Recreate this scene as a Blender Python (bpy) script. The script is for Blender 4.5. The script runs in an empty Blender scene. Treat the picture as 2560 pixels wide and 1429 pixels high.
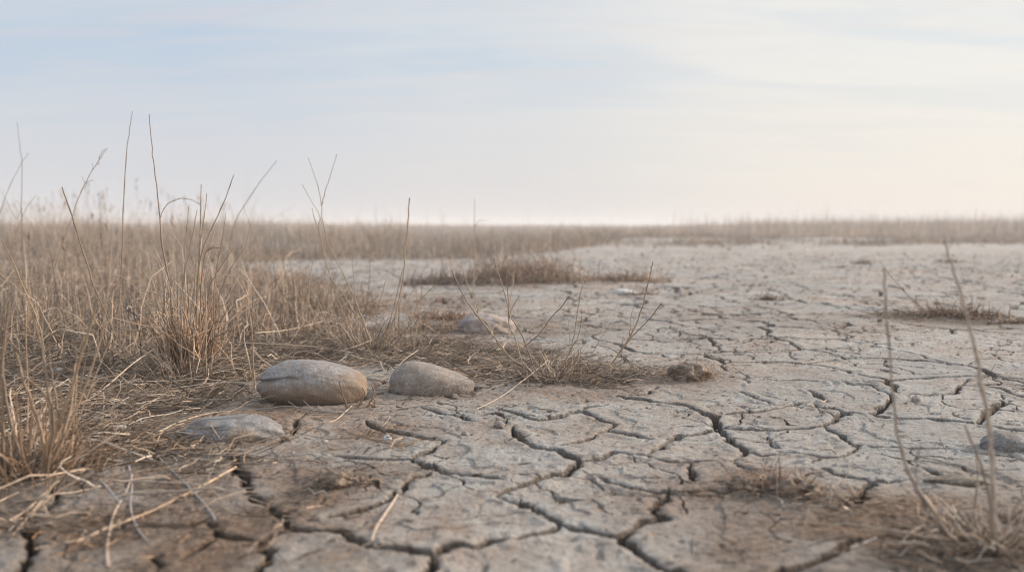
import bpy, math, random
import numpy as np
random.seed(7)
rng = np.random.default_rng(11)
sc = bpy.context.scene
COL = sc.collection

# ------------------------------------------------------------------ camera
F = 2560 * 35.0 / 36.0          # focal length in photograph pixels
HC = 0.35                       # camera height above the clay
PITCH = math.atan((714.5 - 560) / F)
cp, sp = math.cos(PITCH), math.sin(PITCH)
cam = bpy.data.cameras.new('camera')
cam.lens = 35; cam.sensor_width = 36
cam.clip_start = 0.02; cam.clip_end = 5000
cam.dof.use_dof = True; cam.dof.focus_distance = 2.0; cam.dof.aperture_fstop = 3.6
cam.dof.aperture_blades = 0
co = bpy.data.objects.new('camera', cam); COL.objects.link(co)
co.location = (0, 0, HC); co.rotation_euler = (math.pi / 2 - PITCH, 0, 0)
sc.camera = co

# ------------------------------------------------------------------ noise
def _hash(ix, iy, s):
    n = (ix.astype(np.int64) * 374761393 + iy.astype(np.int64) * 668265263 + s * 974711) & 0xFFFFFFFF
    n = ((n ^ (n >> 13)) * 1274126177) & 0xFFFFFFFF
    n = n ^ (n >> 16)
    return (n & 0xFFFFFF) / float(0x1000000)
def pn(x, y, s=0):
    x = np.asarray(x, float); y = np.asarray(y, float)
    ix = np.floor(x); iy = np.floor(y); fx = x - ix; fy = y - iy
    ux = fx * fx * (3 - 2 * fx); uy = fy * fy * (3 - 2 * fy)
    a = _hash(ix, iy, s); b = _hash(ix + 1, iy, s); c = _hash(ix, iy + 1, s); d = _hash(ix + 1, iy + 1, s)
    return (a + (b - a) * ux + (c - a) * uy + (a - b - c + d) * ux * uy) * 2 - 1
def fbm(x, y, s=0, o=4, g=0.5):
    t = 0; a = 1; n = 0
    for k in range(o):
        t = t + a * pn(x * 2 ** k + 17.3 * k, y * 2 ** k - 9.1 * k, s + k); n += a; a *= g
    return t / n
def sstep(a, b, x):
    t = np.clip((np.asarray(x, float) - a) / (b - a), 0, 1); return t * t * (3 - 2 * t)

# ------------------------------------------------------------------ terrain
MOUNDS = []    # (x, y, rx, ry, h) low swellings of soil under the tufts
def base(x, y):
    x = np.asarray(x, float); y = np.asarray(y, float)
    z = 0.0035 * fbm(x * 2.2, y * 2.2, 3, 3)
    z = z + sstep(3.5, 14, np.hypot(x, y)) * 0.05 * fbm(x / 5.0, y / 5.0, 5, 3)
    z = z + sstep(20, 80, np.hypot(x, y)) * 0.35 * fbm(x / 60.0, y / 60.0, 6, 2)
    for mx, my, rx, ry, h in MOUNDS:
        z = z + h * np.exp(-(((x - mx) / rx) ** 2 + ((y - my) / ry) ** 2))
    return z
def ray(px, py):
    u = (px - 1280) / F; v = (py - 714.5) / F
    return u, cp - v * sp, -sp - v * cp           # direction, world axes
def G(px, py, it=5):
    """the point of the ground seen at a photograph pixel"""
    dx, dy, dz = ray(px, py); z = 0.0
    for _ in range(it):
        t = (z - HC) / dz; x, y = dx * t, dy * t; z = float(base(x, y))
    return x, y, z
def AT(px, py, Y):
    """the point at distance Y along the view seen at a photograph pixel"""
    dx, dy, dz = ray(px, py); t = Y / dy
    return np.array((dx * t, Y, HC + dz * t))
for px, py, rx, ry, h in [(1700, 950, .10, .07, .012), (1940, 1220, .075, .05, .010), (850, 1205, .05, .04, .006),
                          (1300, 705, .55, .30, .02), (2370, 790, .25, .12, .012), (1400, 940, .22, .12, .010),
                          (930, 860, .30, .20, .015), (470, 920, .25, .2, .02), (250, 860, .5, .4, .03), (60, 1160, .2, .15, .012)]:
    t = (0 - HC) / ray(px, py)[2]
    MOUNDS.append((ray(px, py)[0] * t, ray(px, py)[1] * t, rx, ry, h))

# litter mask: where dead plant matter covers the clay (world-space discs)
DISCS = []
for px, py, r, s in [(-500, 1000, .9, 1), (0, 1000, .45, 1), (150, 1130, .28, .9), (300, 1000, .30, 1), (0, 850, .8, 1), (350, 850, .6, 1), (520, 930, .28, 1),
                     (500, 800, .6, 1), (-300, 750, 1.6, 1), (250, 720, 1.3, 1), (620, 840, .45, 1), (760, 880, .22, .9),
                     (950, 880, .30, 1), (1100, 880, .26, .9), (1240, 900, .25, .9), (1400, 950, .24, .95), (1560, 930, .2, .55),
                     (1130, 830, .3, .5), (650, 780, .6, .9), (780, 1000, .12, .35), (450, 1180, .22, .5), (250, 1250, .15, .4),
                     (700, 1120, .16, .35), (1300, 700, .55, .8), (1500, 700, .5, .5), (2370, 795, .3, .8), (1940, 1240, .07, .4), (2150, 1330, .2, .5), (300, 1350, .3, .42), (0, 1400, .3, .45), (560, 1260, .2, .3), (1000, 1100, .2, .25),
                     (2450, 1380, .2, .8),  (1725, 945, .13, .7), (850, 1205, .07, .6), (1350, 830, .35, .25), (900, 980, .18, .4)]:
    t = (0 - HC) / ray(px, py)[2]
    DISCS.append((ray(px, py)[0] * t, ray(px, py)[1] * t, r, s))
def litter(x, y):
    m = np.zeros(np.shape(x))
    wx = x + 0.10 * fbm(x * 3, y * 3, 21, 3); wy = y + 0.12 * fbm(x * 3, y * 3, 25, 3)
    for cx, cy, r, s in DISCS:
        d = np.hypot(wx - cx, wy - cy) / r
        m = np.maximum(m, s * (1 - sstep(0.6, 1.15, d)))
    far = sstep(9.0, 10.5, wy) * (1 - sstep(-0.05, 0.08, (wx / np.maximum(wy, 1)) + 0.04 + 0.012 * (wy - 10) * -1))
    m = np.maximum(m, far * .55)
    m = np.maximum(m, sstep(24, 30, wy) * .5)
    m = np.where(y < 9, m * (1 - .75 * (1 - sstep(-.25, .12, fbm(x * 11, y * 9, 29, 4) + (m - .62) * 1.3))), m)
    return np.clip(m, 0, 1)

SOILD = []
for px, py, r, s in [(0, 1350, .45, 1), (250, 1250, .40, 1), (450, 1350, .22, .8), (600, 1100, .30, 1), (800, 1050, .25, .9), (950, 1000, .25, .9), (1150, 1000, .22, .75),
                     (0, 1000, .9, 1), (400, 900, .8, 1), (700, 870, .6, 1), (1000, 880, .45, 1), (1300, 930, .35, .95), (1500, 960, .25, .7), (1650, 950, .2, .5), (1200, 820, .5, .7),
                     (800, 760, .9, .8), (850, 1200, .16, .8), (650, 1250, .14, .6), (1700, 1300, .13, .6), (1950, 1250, .17, .9), (2200, 1330, .25, .95), (2500, 1380, .3, 1), (2000, 1400, .22, .8), (2450, 1200, .13, .5),
                     (1725, 945, .16, .8), (2380, 800, .4, .7), (1300, 710, .7, .7), (-300, 750, 2, 1), (200, 700, 1.5, 1), (1560, 1080, .1, .25), (1900, 800, .5, .3)]:
    t = (0 - HC) / ray(px, py)[2]
    SOILD.append((ray(px, py)[0] * t, ray(px, py)[1] * t, r, s))
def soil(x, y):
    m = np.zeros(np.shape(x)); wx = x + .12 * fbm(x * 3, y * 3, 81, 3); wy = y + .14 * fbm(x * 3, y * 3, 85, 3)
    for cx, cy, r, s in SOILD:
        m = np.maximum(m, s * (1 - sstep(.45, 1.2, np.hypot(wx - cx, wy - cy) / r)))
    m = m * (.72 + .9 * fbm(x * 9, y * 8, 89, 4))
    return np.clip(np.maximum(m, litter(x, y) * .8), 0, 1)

# ------------------------------------------------------------------ cracks traced from the photograph (pixel polylines, half width in mm)
CR = [
 (3.2, [(1545,992),(1599,1000),(1663,1009),(1723,1017),(1750,1030),(1783,1042),(1793,1061),(1803,1079),(1820,1097),(1837,1114),(1860,1124),(1870,1134)]),
 (4.5, [(1750,1030),(1783,1042),(1793,1061),(1803,1079)]),
 (1.2, [(1870,1134),(1911,1141),(1961,1141)]),
 (2.2, [(1803,1079),(1750,1086),(1696,1091),(1669,1107),(1619,1136)]),
 (1.8, [(1448,1153),(1502,1148),(1535,1133),(1619,1141),(1646,1151),(1676,1156),(1730,1158),(1770,1153),(1834,1151),(1862,1139),(1870,1134)]),
 (1.4, [(1834,1151),(1850,1166),(1889,1178)]),
 (2.0, [(1730,1158),(1721,1171),(1728,1190),(1740,1206)]),
 (1.7, [(1240,1022),(1297,1037),(1347,1051),(1388,1046),(1428,1035),(1448,1029),(1488,1044),(1539,1064),(1515,1079),(1552,1084),(1590,1091),(1626,1099)]),
 (1.1, [(1448,1029),(1468,1019),(1518,1014)]),
 (1.2, [(1515,1079),(1478,1096),(1440,1107),(1401,1113)]),
 (2.4, [(1284,1066),(1301,1094),(1327,1113),(1354,1123),(1398,1126),(1421,1141),(1448,1153)]),
 (3.2, [(1448,1153),(1435,1170),(1415,1185),(1361,1196),(1301,1218),(1244,1240)]),
 (1.7, [(1030,1152),(1066,1166),(1098,1180),(1143,1188),(1208,1196),(1250,1200)]),
 (3.0, [(1030,1152),(1066,1167),(1098,1180)]),
 (2.2, [(1244,1241),(1301,1262),(1341,1275),(1374,1295),(1401,1314),(1451,1325),(1495,1334),(1552,1345)]),
 (2.2, [(1401,1315),(1351,1337),(1284,1349),(1227,1352),(1188,1369),(1119,1369),(1086,1389)]),
 (3.4, [(1669,1238),(1660,1252),(1632,1268),(1640,1285),(1660,1300),(1649,1302),(1602,1312),(1575,1329),(1552,1349),(1585,1372),(1619,1399),(1646,1419),(1696,1436),(1730,1470)]),
 (1.3, [(1461,1183),(1518,1206),(1585,1227),(1646,1235),(1703,1233),(1763,1227)]),
 (1.8, [(916,1053),(944,1073),(989,1083),(1046,1093),(1102,1103)]),
 (2.6, [(1112,1104),(1085,1120),(1066,1130),(1030,1150)]),
 (1.8, [(1030,1150),(944,1150),(839,1140)]),
 (1.9, [(1074,1186),(1038,1196),(1013,1211),(997,1237),(977,1253),(940,1265),(900,1277),(827,1290)]),
 (3.0, [(551,1137),(589,1149),(594,1178),(615,1200),(624,1227),(625,1241),(673,1263),(701,1286),(715,1300),(715,1320)]),
 (2.6, [(715,1320),(782,1328),(859,1330),(892,1350),(928,1369),(985,1373),(1038,1381),(1086,1387)]),
 (4.0, [(1086,1387),(1086,1413),(1066,1435),(1050,1480)]),
 (1.7, [(715,1322),(661,1348),(600,1348),(551,1341),(542,1325),(513,1301),(466,1315),(342,1318),(250,1325)]),
 (2.6, [(653,1352),(657,1373),(679,1381),(671,1405),(640,1428),(610,1460)]),
 (1.5, [(551,1341),(499,1372),(451,1403)]),
 (2.2, [(765,1036),(742,1065),(734,1089),(693,1109),(665,1119)]),
 (1.4, [(1058,1020),(1102,1036),(1147,1042),(1188,1055)]),
 (1.5, [(1800,1037),(1840,1034),(1901,1030),(1947,1024),(1968,1017),(2018,1008)]),
 (1.5, [(1803,1071),(1860,1076),(1934,1077),(2001,1072),(2061,1067)]),
 (2.8, [(2061,1067),(2088,1050),(2112,1039),(2102,1030)]),
 (2.0, [(2102,1030),(2122,1034),(2179,1039),(2253,1047),(2320,1049),(2370,1054),(2444,1059),(2504,1072),(2560,1079),(2640,1090)]),
 (2.8, [(2444,1059),(2464,1040),(2487,1020),(2527,1004)]),
 (2.0, [(2061,1067),(2085,1082),(2108,1089),(2112,1101),(2135,1114),(2152,1116)]),
 (1.3, [(2152,1116),(2219,1119),(2269,1123),(2323,1124),(2370,1123)]),
 (1.3, [(2152,1116),(2125,1133),(2102,1146),(2048,1144),(2001,1136),(1944,1131)]),
 (1.3, [(2048,1144),(2025,1160)]),
 (1.8, [(1850,984),(1890,999),(1941,1015)]),
 (2.8, [(2021,978),(2045,992),(2068,1004)]),
 (1.5, [(2078,955),(2135,965),(2175,965),(2219,984),(2226,990)]),
 (3.0, [(2226,990),(2206,1017),(2179,1037)]),
 (1.5, [(2249,990),(2283,987),(2336,989),(2387,984),(2403,963),(2420,950)]),
 (1.5, [(2403,964),(2504,973),(2560,994),(2620,1010)]),
 (1.6, [(2031,1007),(2045,1020),(2102,1030)]),
 (1.7, [(2058,1178),(2085,1188),(2118,1195),(2169,1203),(2219,1206),(2266,1200)]),
 (3.6, [(2169,1203),(2180,1215),(2155,1228),(2155,1245),(2142,1265)]),
 (1.7, [(2299,1171),(2330,1181),(2356,1191),(2420,1205)]),
 (3.0, [(1930,1445),(1961,1429),(2035,1406),(2085,1386),(2118,1362),(2152,1349)]),
 (4.2, [(0,1320),(48,1322),(76,1336),(80,1368),(67,1396),(52,1429),(30,1480)]),
 (1.6, [(380,1391),(390,1450)]), (1.4, [(133,1220),(143,1245),(120,1275)]),
 (1.4, [(2560,1150),(2500,1140),(2440,1133),(2370,1123)]),
 (1.3, [(1545,992),(1620,985),(1640,972)]),
 (1.6, [(1090,975),(1115,990),(1140,1000)]),
 (2.4, [(1180,955),(1190,975)]),
 (1.4, [(1763,1227),(1800,1236),(1860,1230)]),
 (1.3, [(2152,1349),(2220,1340),(2300,1350)]),
]
def mid(pts, lv, amp):
    pts = [np.array(p[:2]) for p in pts]
    for _ in range(lv):
        out = [pts[0]]
        for a, b in zip(pts, pts[1:]):
            d = b - a; L = np.hypot(*d)
            out += [(a + b) / 2 + np.array((-d[1], d[0])) * random.uniform(-amp, amp), b]
        pts = out
        amp *= .85
    return pts

# ground grid: rows by distance, columns by angle; a plain mesh that is finer where things are close
v = []
t = HC / 0.80
while t > HC / 3.0: v.append(t); t -= 0.00036
while t > HC / 60: v.append(t); t -= 0.00024
ys = [HC / q for q in v]
yy = ys[-1]
while yy < 1400: yy *= 1.12; ys.append(yy)
back = [-1400, -500, -150, -50, -15, -5, -2, -0.6, 0, .3, .5, .6, .68, .74]
Yr = np.array(back + ys)
Sr = np.where(Yr < 0.8, 0.8 + np.abs(np.minimum(Yr, 0.8) - 0.8) , Yr)
uf = np.arange(-0.60, 0.6001, 0.00088)
uc = list(np.arange(.602, 1.1, .0028)) + [1.1 + 0.012 * 1.28 ** k for k in range(1, 20)]
U = np.array([-q for q in uc[::-1]] + list(uf) + uc)
NR, NC = len(Yr), len(U)
X = Sr[:, None] * U[None, :]; Y = np.repeat(Yr[:, None], NC, 1)
Z = base(X, Y)
LIT = litter(X, Y); SOIL = soil(X, Y)
near = (1 - sstep(6, 14, np.abs(Y)))
# surface relief: lumps, ripples and pits
Z += near * (0.0019 * fbm(X * 28, Y * 20, 31, 3) + 0.0011 * fbm(X * 100, Y * 70, 35, 3, .7))
rid = 1 - np.abs(fbm(X * 16 + Y * 5, Y * 34 - X * 6, 41, 3)) * 2.2
Z += near * 0.0024 * np.clip(rid, 0, 1) ** 2 * (0.4 + .6 * sstep(-.2, .4, pn(X * 3, Y * 3, 44)))
Z += LIT * near * 0.0035 * fbm(X * 45, Y * 40, 51, 3)
pit = pn(X * 75, Y * 60, 61)
Z -= (1 - sstep(2.5, 5, Y)) * 0.0035 * sstep(.68, .88, pit)
clod = sstep(.55, .9, pn(X * 38, Y * 33, 66)) * sstep(0, .5, pn(X * 4, Y * 4, 67))
Z += near * 0.003 * clod
# lumpy undulation farther out so the flat reads at grazing angles
Z += sstep(2.2, 5, Y) * (1 - sstep(25, 60, Y)) * (0.015 * fbm(X * 4.5, Y * 3.2, 71, 6, .62) + .008 * np.clip(fbm(X * 9, Y * 8, 75, 2), 0, 1)) + sstep(4, 9, Y) * (1 - sstep(25, 60, Y)) * .016 * fbm(X * 1.8, Y * 1.5, 78, 3)
# sockets: a shrinkage gap and a low lip of silt round the resting stones
for sx_, sy_, ra, rb, ro in [(*AT(783, 972, 1.955)[:2], .100, .064, .08), (*AT(1080, 964, 2.055)[:2], .084, .056, .05), (*AT(585, 1072, 1.63)[:2], .080, .055, -.12)]:
    ex = ((X - sx_) * math.cos(ro) + (Y - sy_) * math.sin(ro)) / ra; ey = (-(X - sx_) * math.sin(ro) + (Y - sy_) * math.cos(ro)) / rb
    er = np.hypot(ex, ey) * (1 + .08 * fbm(X * 30, Y * 30, 95, 2))
    Z += -.007 * np.exp(-((er - .98) / .07) ** 2) + .0045 * np.exp(-((er - 1.22) / .12) ** 2) * (.5 + .8 * fbm(X * 25, Y * 25, 97, 2))
# crack distance field
DS = np.full((NR, NC), 9.0); WD = np.full((NR, NC), 0.002)
iu0 = len(uc)
def burn(ax, ay, bx, by, w):
    M = 0.06
    r0 = np.searchsorted(Yr, min(ay, by) - M); r1 = np.searchsorted(Yr, max(ay, by) + M)
    if r1 <= r0: return
    s0 = max(min(ay, by) - M, .3); 
    lo, hi = min(ax, bx) - M, max(ax, bx) + M
    ulo = min(lo / s0, lo / (max(ay, by) + M)); uhi = max(hi / s0, hi / (max(ay, by) + M))
    c0 = np.searchsorted(U, ulo); c1 = np.searchsorted(U, uhi)
    xs = X[r0:r1, c0:c1]; yv = Y[r0:r1, c0:c1]
    dx, dy = bx - ax, by - ay; L2 = dx * dx + dy * dy + 1e-12
    tt = np.clip(((xs - ax) * dx + (yv - ay) * dy) / L2, 0, 1)
    d = np.hypot(xs - ax - tt * dx, yv - ay - tt * dy) / w
    cur = DS[r0:r1, c0:c1]; m = d < cur
    cur[m] = d[m]; WD[r0:r1, c0:c1][m] = w
for w, pl in CR:
    g = [G(*p)[:2] for p in pl]
    g = mid(g, 3, .10)
    n = len(g) - 1; ph = random.random() * 99
    for k in range(n):
        t = k / n
        hx = abs(g[k + 1][0] - g[k][0]) / (math.hypot(*(g[k + 1] - g[k])) + 1e-9)
        wk = min(.0011 + w * 0.0017, .0062) * (.66 + .27 * g[k][1]) * (.72 + .75 * hx) * (0.75 + 0.55 * (float(pn(k * .35 + ph, ph)) + .2)) * (0.45 + .55 * min(1, t * n / 5, (1 - t) * n / 5))
        burn(g[k][0], g[k][1], g[k + 1][0], g[k + 1][1], max(wk, .0009))
DR = DS * WD                                       # metres to the traced crack centre
def vor(x, y, cell, seed, warp):
    x = x + warp * fbm(x / cell * 1.6, y / cell * 1.6, seed + 3, 3); y = y + warp * fbm(x / cell * 1.6, y / cell * 1.6, seed + 9, 3)
    qx, qy = x / cell, y / cell; ix, iy = np.floor(qx), np.floor(qy)
    f1 = np.full(x.shape, 99.); px = np.zeros(x.shape); py = np.zeros(x.shape)
    S = []
    for a in (-1, 0, 1):
        for b in (-1, 0, 1):
            sx = ix + a + .08 + .84 * _hash(ix + a, iy + b, seed); sy = iy + b + .08 + .84 * _hash(ix + a, iy + b, seed + 50)
            d = (sx - qx) ** 2 + (sy - qy) ** 2; S.append((sx, sy, d))
            m = d < f1; f1 = np.where(m, d, f1); px = np.where(m, sx, px); py = np.where(m, sy, py)
    e = np.full(x.shape, 99.)
    for sx, sy, d in S:
        L = np.hypot(sx - px, sy - py); ok = L > 1e-6
        dd = ((sx + px) / 2 - qx) * (sx - px) + ((sy + py) / 2 - qy) * (sy - py)
        e = np.minimum(e, np.where(ok, dd / np.maximum(L, 1e-6), 99.))
    return e * cell
rs = slice(0, int(np.searchsorted(Yr, 16)))
xs, yv = X[rs], Y[rs]
outside = np.maximum(sstep(2.0, 2.12, yv), np.maximum(sstep(.53, .56, np.abs(xs) / np.maximum(yv, .5)), 1 - sstep(.84, .9, yv)))
e1 = vor(xs, yv, .27, 101, .06)
k1 = sstep(-.55, -.15, fbm(xs * 2.3, yv * 2.3, 111, 2)) * outside
w1 = .0050 * (0.5 + .8 * sstep(-.5, .6, pn(xs * 9, yv * 9, 115))) * k1 + .0035 * sstep(2.3, 4, yv) * k1
e2 = vor(xs, yv, .105, 201, .035)
k2 = sstep(-.08, .15, pn(xs * 5.5, yv * 5.5, 215)) * (0.5 + .5 * outside)
w2 = .0027 * k2 * (1 + 1.2 * sstep(2.5, 5, yv))
edge = (1.2e-3 * pn(X * 260, Y * 260, 301) + 4.4e-3 * fbm(X * 95, Y * 95, 305, 2)) * near
def cut(d, w, D):
    return -D * (1 - sstep(0.78, 1.22, d / np.maximum(w, 1e-5)))
wob = np.maximum(WD * .45, .0)
C0 = cut(np.maximum(DR + edge * .45 , 0), WD, 1.0) * np.minimum(.042, WD * 7 + .004)
curl = 0.0026 * np.exp(-((DR - WD - .012) / .012) ** 2) - 0.0012 * np.exp(-((DR - WD) / .003) ** 2)
C0 = C0 * (1 - .75 * sstep(.6, 1, LIT)); 
C1 = np.zeros_like(Z); crk = np.zeros_like(Z)
lr = 1 - .85 * sstep(.35, .8, LIT[rs])
C1[rs] = np.minimum(cut(np.maximum(e1 + edge[rs] * .4, 0), w1, .02) * (w1 > 4e-4), cut(np.maximum(e2 + edge[rs] * .3, 0), w2, .012) * (w2 > 4e-4)) * lr
curl1 = np.zeros_like(Z); curl1[rs] = .0024 * np.exp(-((e1 - .018) / .012) ** 2) * k1
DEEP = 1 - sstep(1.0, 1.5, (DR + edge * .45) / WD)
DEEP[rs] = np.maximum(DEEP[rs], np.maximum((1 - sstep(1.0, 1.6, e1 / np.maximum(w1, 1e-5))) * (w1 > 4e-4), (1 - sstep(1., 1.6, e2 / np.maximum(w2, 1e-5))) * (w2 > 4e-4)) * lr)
fadec = 1 - sstep(8, 15, Y)
CC = np.minimum(C0, C1) * fadec
Z += CC + (curl + curl1) * fadec * (1 - LIT * .7)
def GZ(x, y):  # height for resting things: base plus relief average
    return base(x, y)

me = bpy.data.meshes.new('ground')
nv = NR * NC; nf = (NR - 1) * (NC - 1)
me.vertices.add(nv)
me.vertices.foreach_set('co', np.stack([X, Y, Z], -1).astype(np.float32).ravel())
idx = np.arange(nv).reshape(NR, NC)
q = np.stack([idx[:-1, :-1], idx[:-1, 1:], idx[1:, 1:], idx[1:, :-1]], -1).reshape(-1, 4)
me.loops.add(nf * 4); me.loops.foreach_set('vertex_index', q.ravel().astype(np.int32))
me.polygons.add(nf); me.polygons.foreach_set('loop_start', (np.arange(nf) * 4).astype(np.int32))
me.polygons.foreach_set('use_smooth', np.ones(nf, bool))
at = me.attributes.new('litter', 'FLOAT', 'POINT'); at.data.foreach_set('value', LIT.astype(np.float32).ravel())
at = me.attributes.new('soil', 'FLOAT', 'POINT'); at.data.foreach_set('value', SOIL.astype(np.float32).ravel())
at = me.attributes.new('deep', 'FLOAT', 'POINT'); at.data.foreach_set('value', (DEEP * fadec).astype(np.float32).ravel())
me.update(); me.validate()
ground = bpy.data.objects.new('ground', me); COL.objects.link(ground); ground['kind'] = 'structure'

# ------------------------------------------------------------------ material helpers
def newmat(name):
    m = bpy.data.materials.new(name); m.use_nodes = True
    nt = m.node_tree; nt.nodes.clear()
    out = nt.nodes.new('ShaderNodeOutputMaterial'); b = nt.nodes.new('ShaderNodeBsdfPrincipled')
    nt.links.new(b.outputs[0], out.inputs['Surface'])
    return m, nt, b, out
def N(nt, t, **k):
    n = nt.nodes.new(t)
    for a, b in k.items():
        if a in ('inp',):
            for i, val in b.items(): n.inputs[i].default_value = val
        else: setattr(n, a, b)
    return n
def noise(nt, vec, scale, detail=4, rough=.55, dist=0):
    n = N(nt, 'ShaderNodeTexNoise', inp={'Scale': scale, 'Detail': detail, 'Roughness': rough, 'Distortion': dist})
    nt.links.new(vec, n.inputs['Vector']); return n.outputs['Fac']
def ramp(nt, fac, stops, interp='LINEAR'):
    r = N(nt, 'ShaderNodeValToRGB'); cr = r.color_ramp; cr.interpolation = interp
    while len(cr.elements) > 1: cr.elements.remove(cr.elements[-1])
    cr.elements[0].position = stops[0][0]; cr.elements[0].color = (*stops[0][1], 1)
    for p, c in stops[1:]:
        e = cr.elements.new(p); e.color = (*c, 1)
    nt.links.new(fac, r.inputs[0]); return r.outputs[0]
def mix(nt, f, a, b, blend='MIX'):
    m = N(nt, 'ShaderNodeMix', data_type='RGBA', blend_type=blend)
    for s, val in ((m.inputs[0], f), (m.inputs[6], a), (m.inputs[7], b)):
        if isinstance(val, (int, float)): s.default_value = val
        elif isinstance(val, tuple): s.default_value = (*val, 1)
        else: nt.links.new(val, s)
    return m.outputs[2]
def math_(nt, op, a, b=0, c=None, clamp=False):
    m = N(nt, 'ShaderNodeMath', operation=op, use_clamp=clamp)
    for i, val in enumerate((a, b, c)):
        if val is None: continue
        if isinstance(val, (int, float)): m.inputs[i].default_value = val
        else: nt.links.new(val, m.inputs[i])
    return m.outputs[0]
def g3(v): return (v, v, v)

# ground
mg, nt, b, out = newmat('dry_clay')
geo = N(nt, 'ShaderNodeNewGeometry').outputs['Position']
n1 = noise(nt, geo, 2.6, 5, .6); n2 = noise(nt, geo, 14, 6, .65, .6); n3 = noise(nt, geo, 85, 5, .7); n4 = noise(nt, geo, 320, 3, .7)
c1 = ramp(nt, n2, [(.30, (.27, .19, .142)), (.47, (.355, .282, .23)), (.60, (.42, .375, .33))])
c2 = ramp(nt, n2, [(.30, (.31, .27, .235)), (.5, (.415, .39, .355)), (.68, (.485, .475, .445))])
cc = mix(nt, ramp(nt, n1, [(.38, g3(0)), (.6, g3(1))]), c1, c2)
cc = mix(nt, ramp(nt, n3, [(.36, g3(.6)), (.48, g3(0))]), cc, (.17, .12, .09))
cc = mix(nt, ramp(nt, n4, [(.58, g3(0)), (.70, g3(.5))]), cc, (.56, .49, .42))
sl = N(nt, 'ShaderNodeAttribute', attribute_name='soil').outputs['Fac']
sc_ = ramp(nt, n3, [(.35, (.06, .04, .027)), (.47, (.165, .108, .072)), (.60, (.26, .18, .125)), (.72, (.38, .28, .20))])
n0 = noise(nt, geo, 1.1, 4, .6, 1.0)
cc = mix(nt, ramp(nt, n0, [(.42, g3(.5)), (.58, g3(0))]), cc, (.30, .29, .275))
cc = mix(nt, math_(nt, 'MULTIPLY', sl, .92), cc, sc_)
lit = N(nt, 'ShaderNodeAttribute', attribute_name='litter').outputs['Fac']
lc = ramp(nt, n3, [(.32, (.025, .018, .012)), (.5, (.062, .044, .031)), (.70, (.16, .116, .084))])
lf = math_(nt, 'MULTIPLY', lit, ramp(nt, n2, [(.3, g3(1)), (.7, g3(.72))]))
cc = mix(nt, lf, cc, lc)
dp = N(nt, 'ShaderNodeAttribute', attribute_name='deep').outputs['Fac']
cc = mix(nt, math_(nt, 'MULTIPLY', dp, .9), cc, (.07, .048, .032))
nt.links.new(cc, b.inputs['Base Color'])
b.inputs['Roughness'].default_value = .93; b.inputs['Specular IOR Level'].default_value = .2
h = math_(nt, 'ADD', math_(nt, 'MULTIPLY', n3, .9), math_(nt, 'MULTIPLY', n4, .45))
mp = N(nt, 'ShaderNodeMapping', inp={'Scale': (34, 95, 60), 'Rotation': (0, 0, .25)}); nt.links.new(geo, mp.inputs[0])
h = math_(nt, 'ADD', h, math_(nt, 'MULTIPLY', noise(nt, mp.outputs[0], 1.3, 4, .6, 1.2), .9))
bp = N(nt, 'ShaderNodeBump', inp={'Strength': 1.0, 'Distance': .009}); nt.links.new(h, bp.inputs['Height'])
nt.links.new(bp.outputs[0], b.inputs['Normal'])
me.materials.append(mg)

# straw: colour from the per-strand attribute
def straw_mat(name, trans=.12):
    m, nt, b, out = newmat(name)
    a = N(nt, 'ShaderNodeAttribute', attribute_name='tint').outputs['Color']
    geo = N(nt, 'ShaderNodeNewGeometry').outputs['Position']
    n = noise(nt, geo, 160, 2)
    c = mix(nt, ramp(nt, n, [(.4, g3(.38)), (.62, g3(0))]), a, (.13, .09, .06))
    nt.links.new(c, b.inputs['Base Color']); b.inputs['Roughness'].default_value = .62
    b.inputs['Specular IOR Level'].default_value = .3
    if trans:
        tr = N(nt, 'ShaderNodeBsdfTranslucent'); nt.links.new(c, tr.inputs[0])
        ms = N(nt, 'ShaderNodeMixShader', inp={0: trans}); nt.links.new(b.outputs[0], ms.inputs[1]); nt.links.new(tr.outputs[0], ms.inputs[2])
        nt.links.new(ms.outputs[0], out.inputs['Surface'])
    return m
MS = straw_mat('dry_straw'); MST = straw_mat('dry_stalk', 0)

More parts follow.
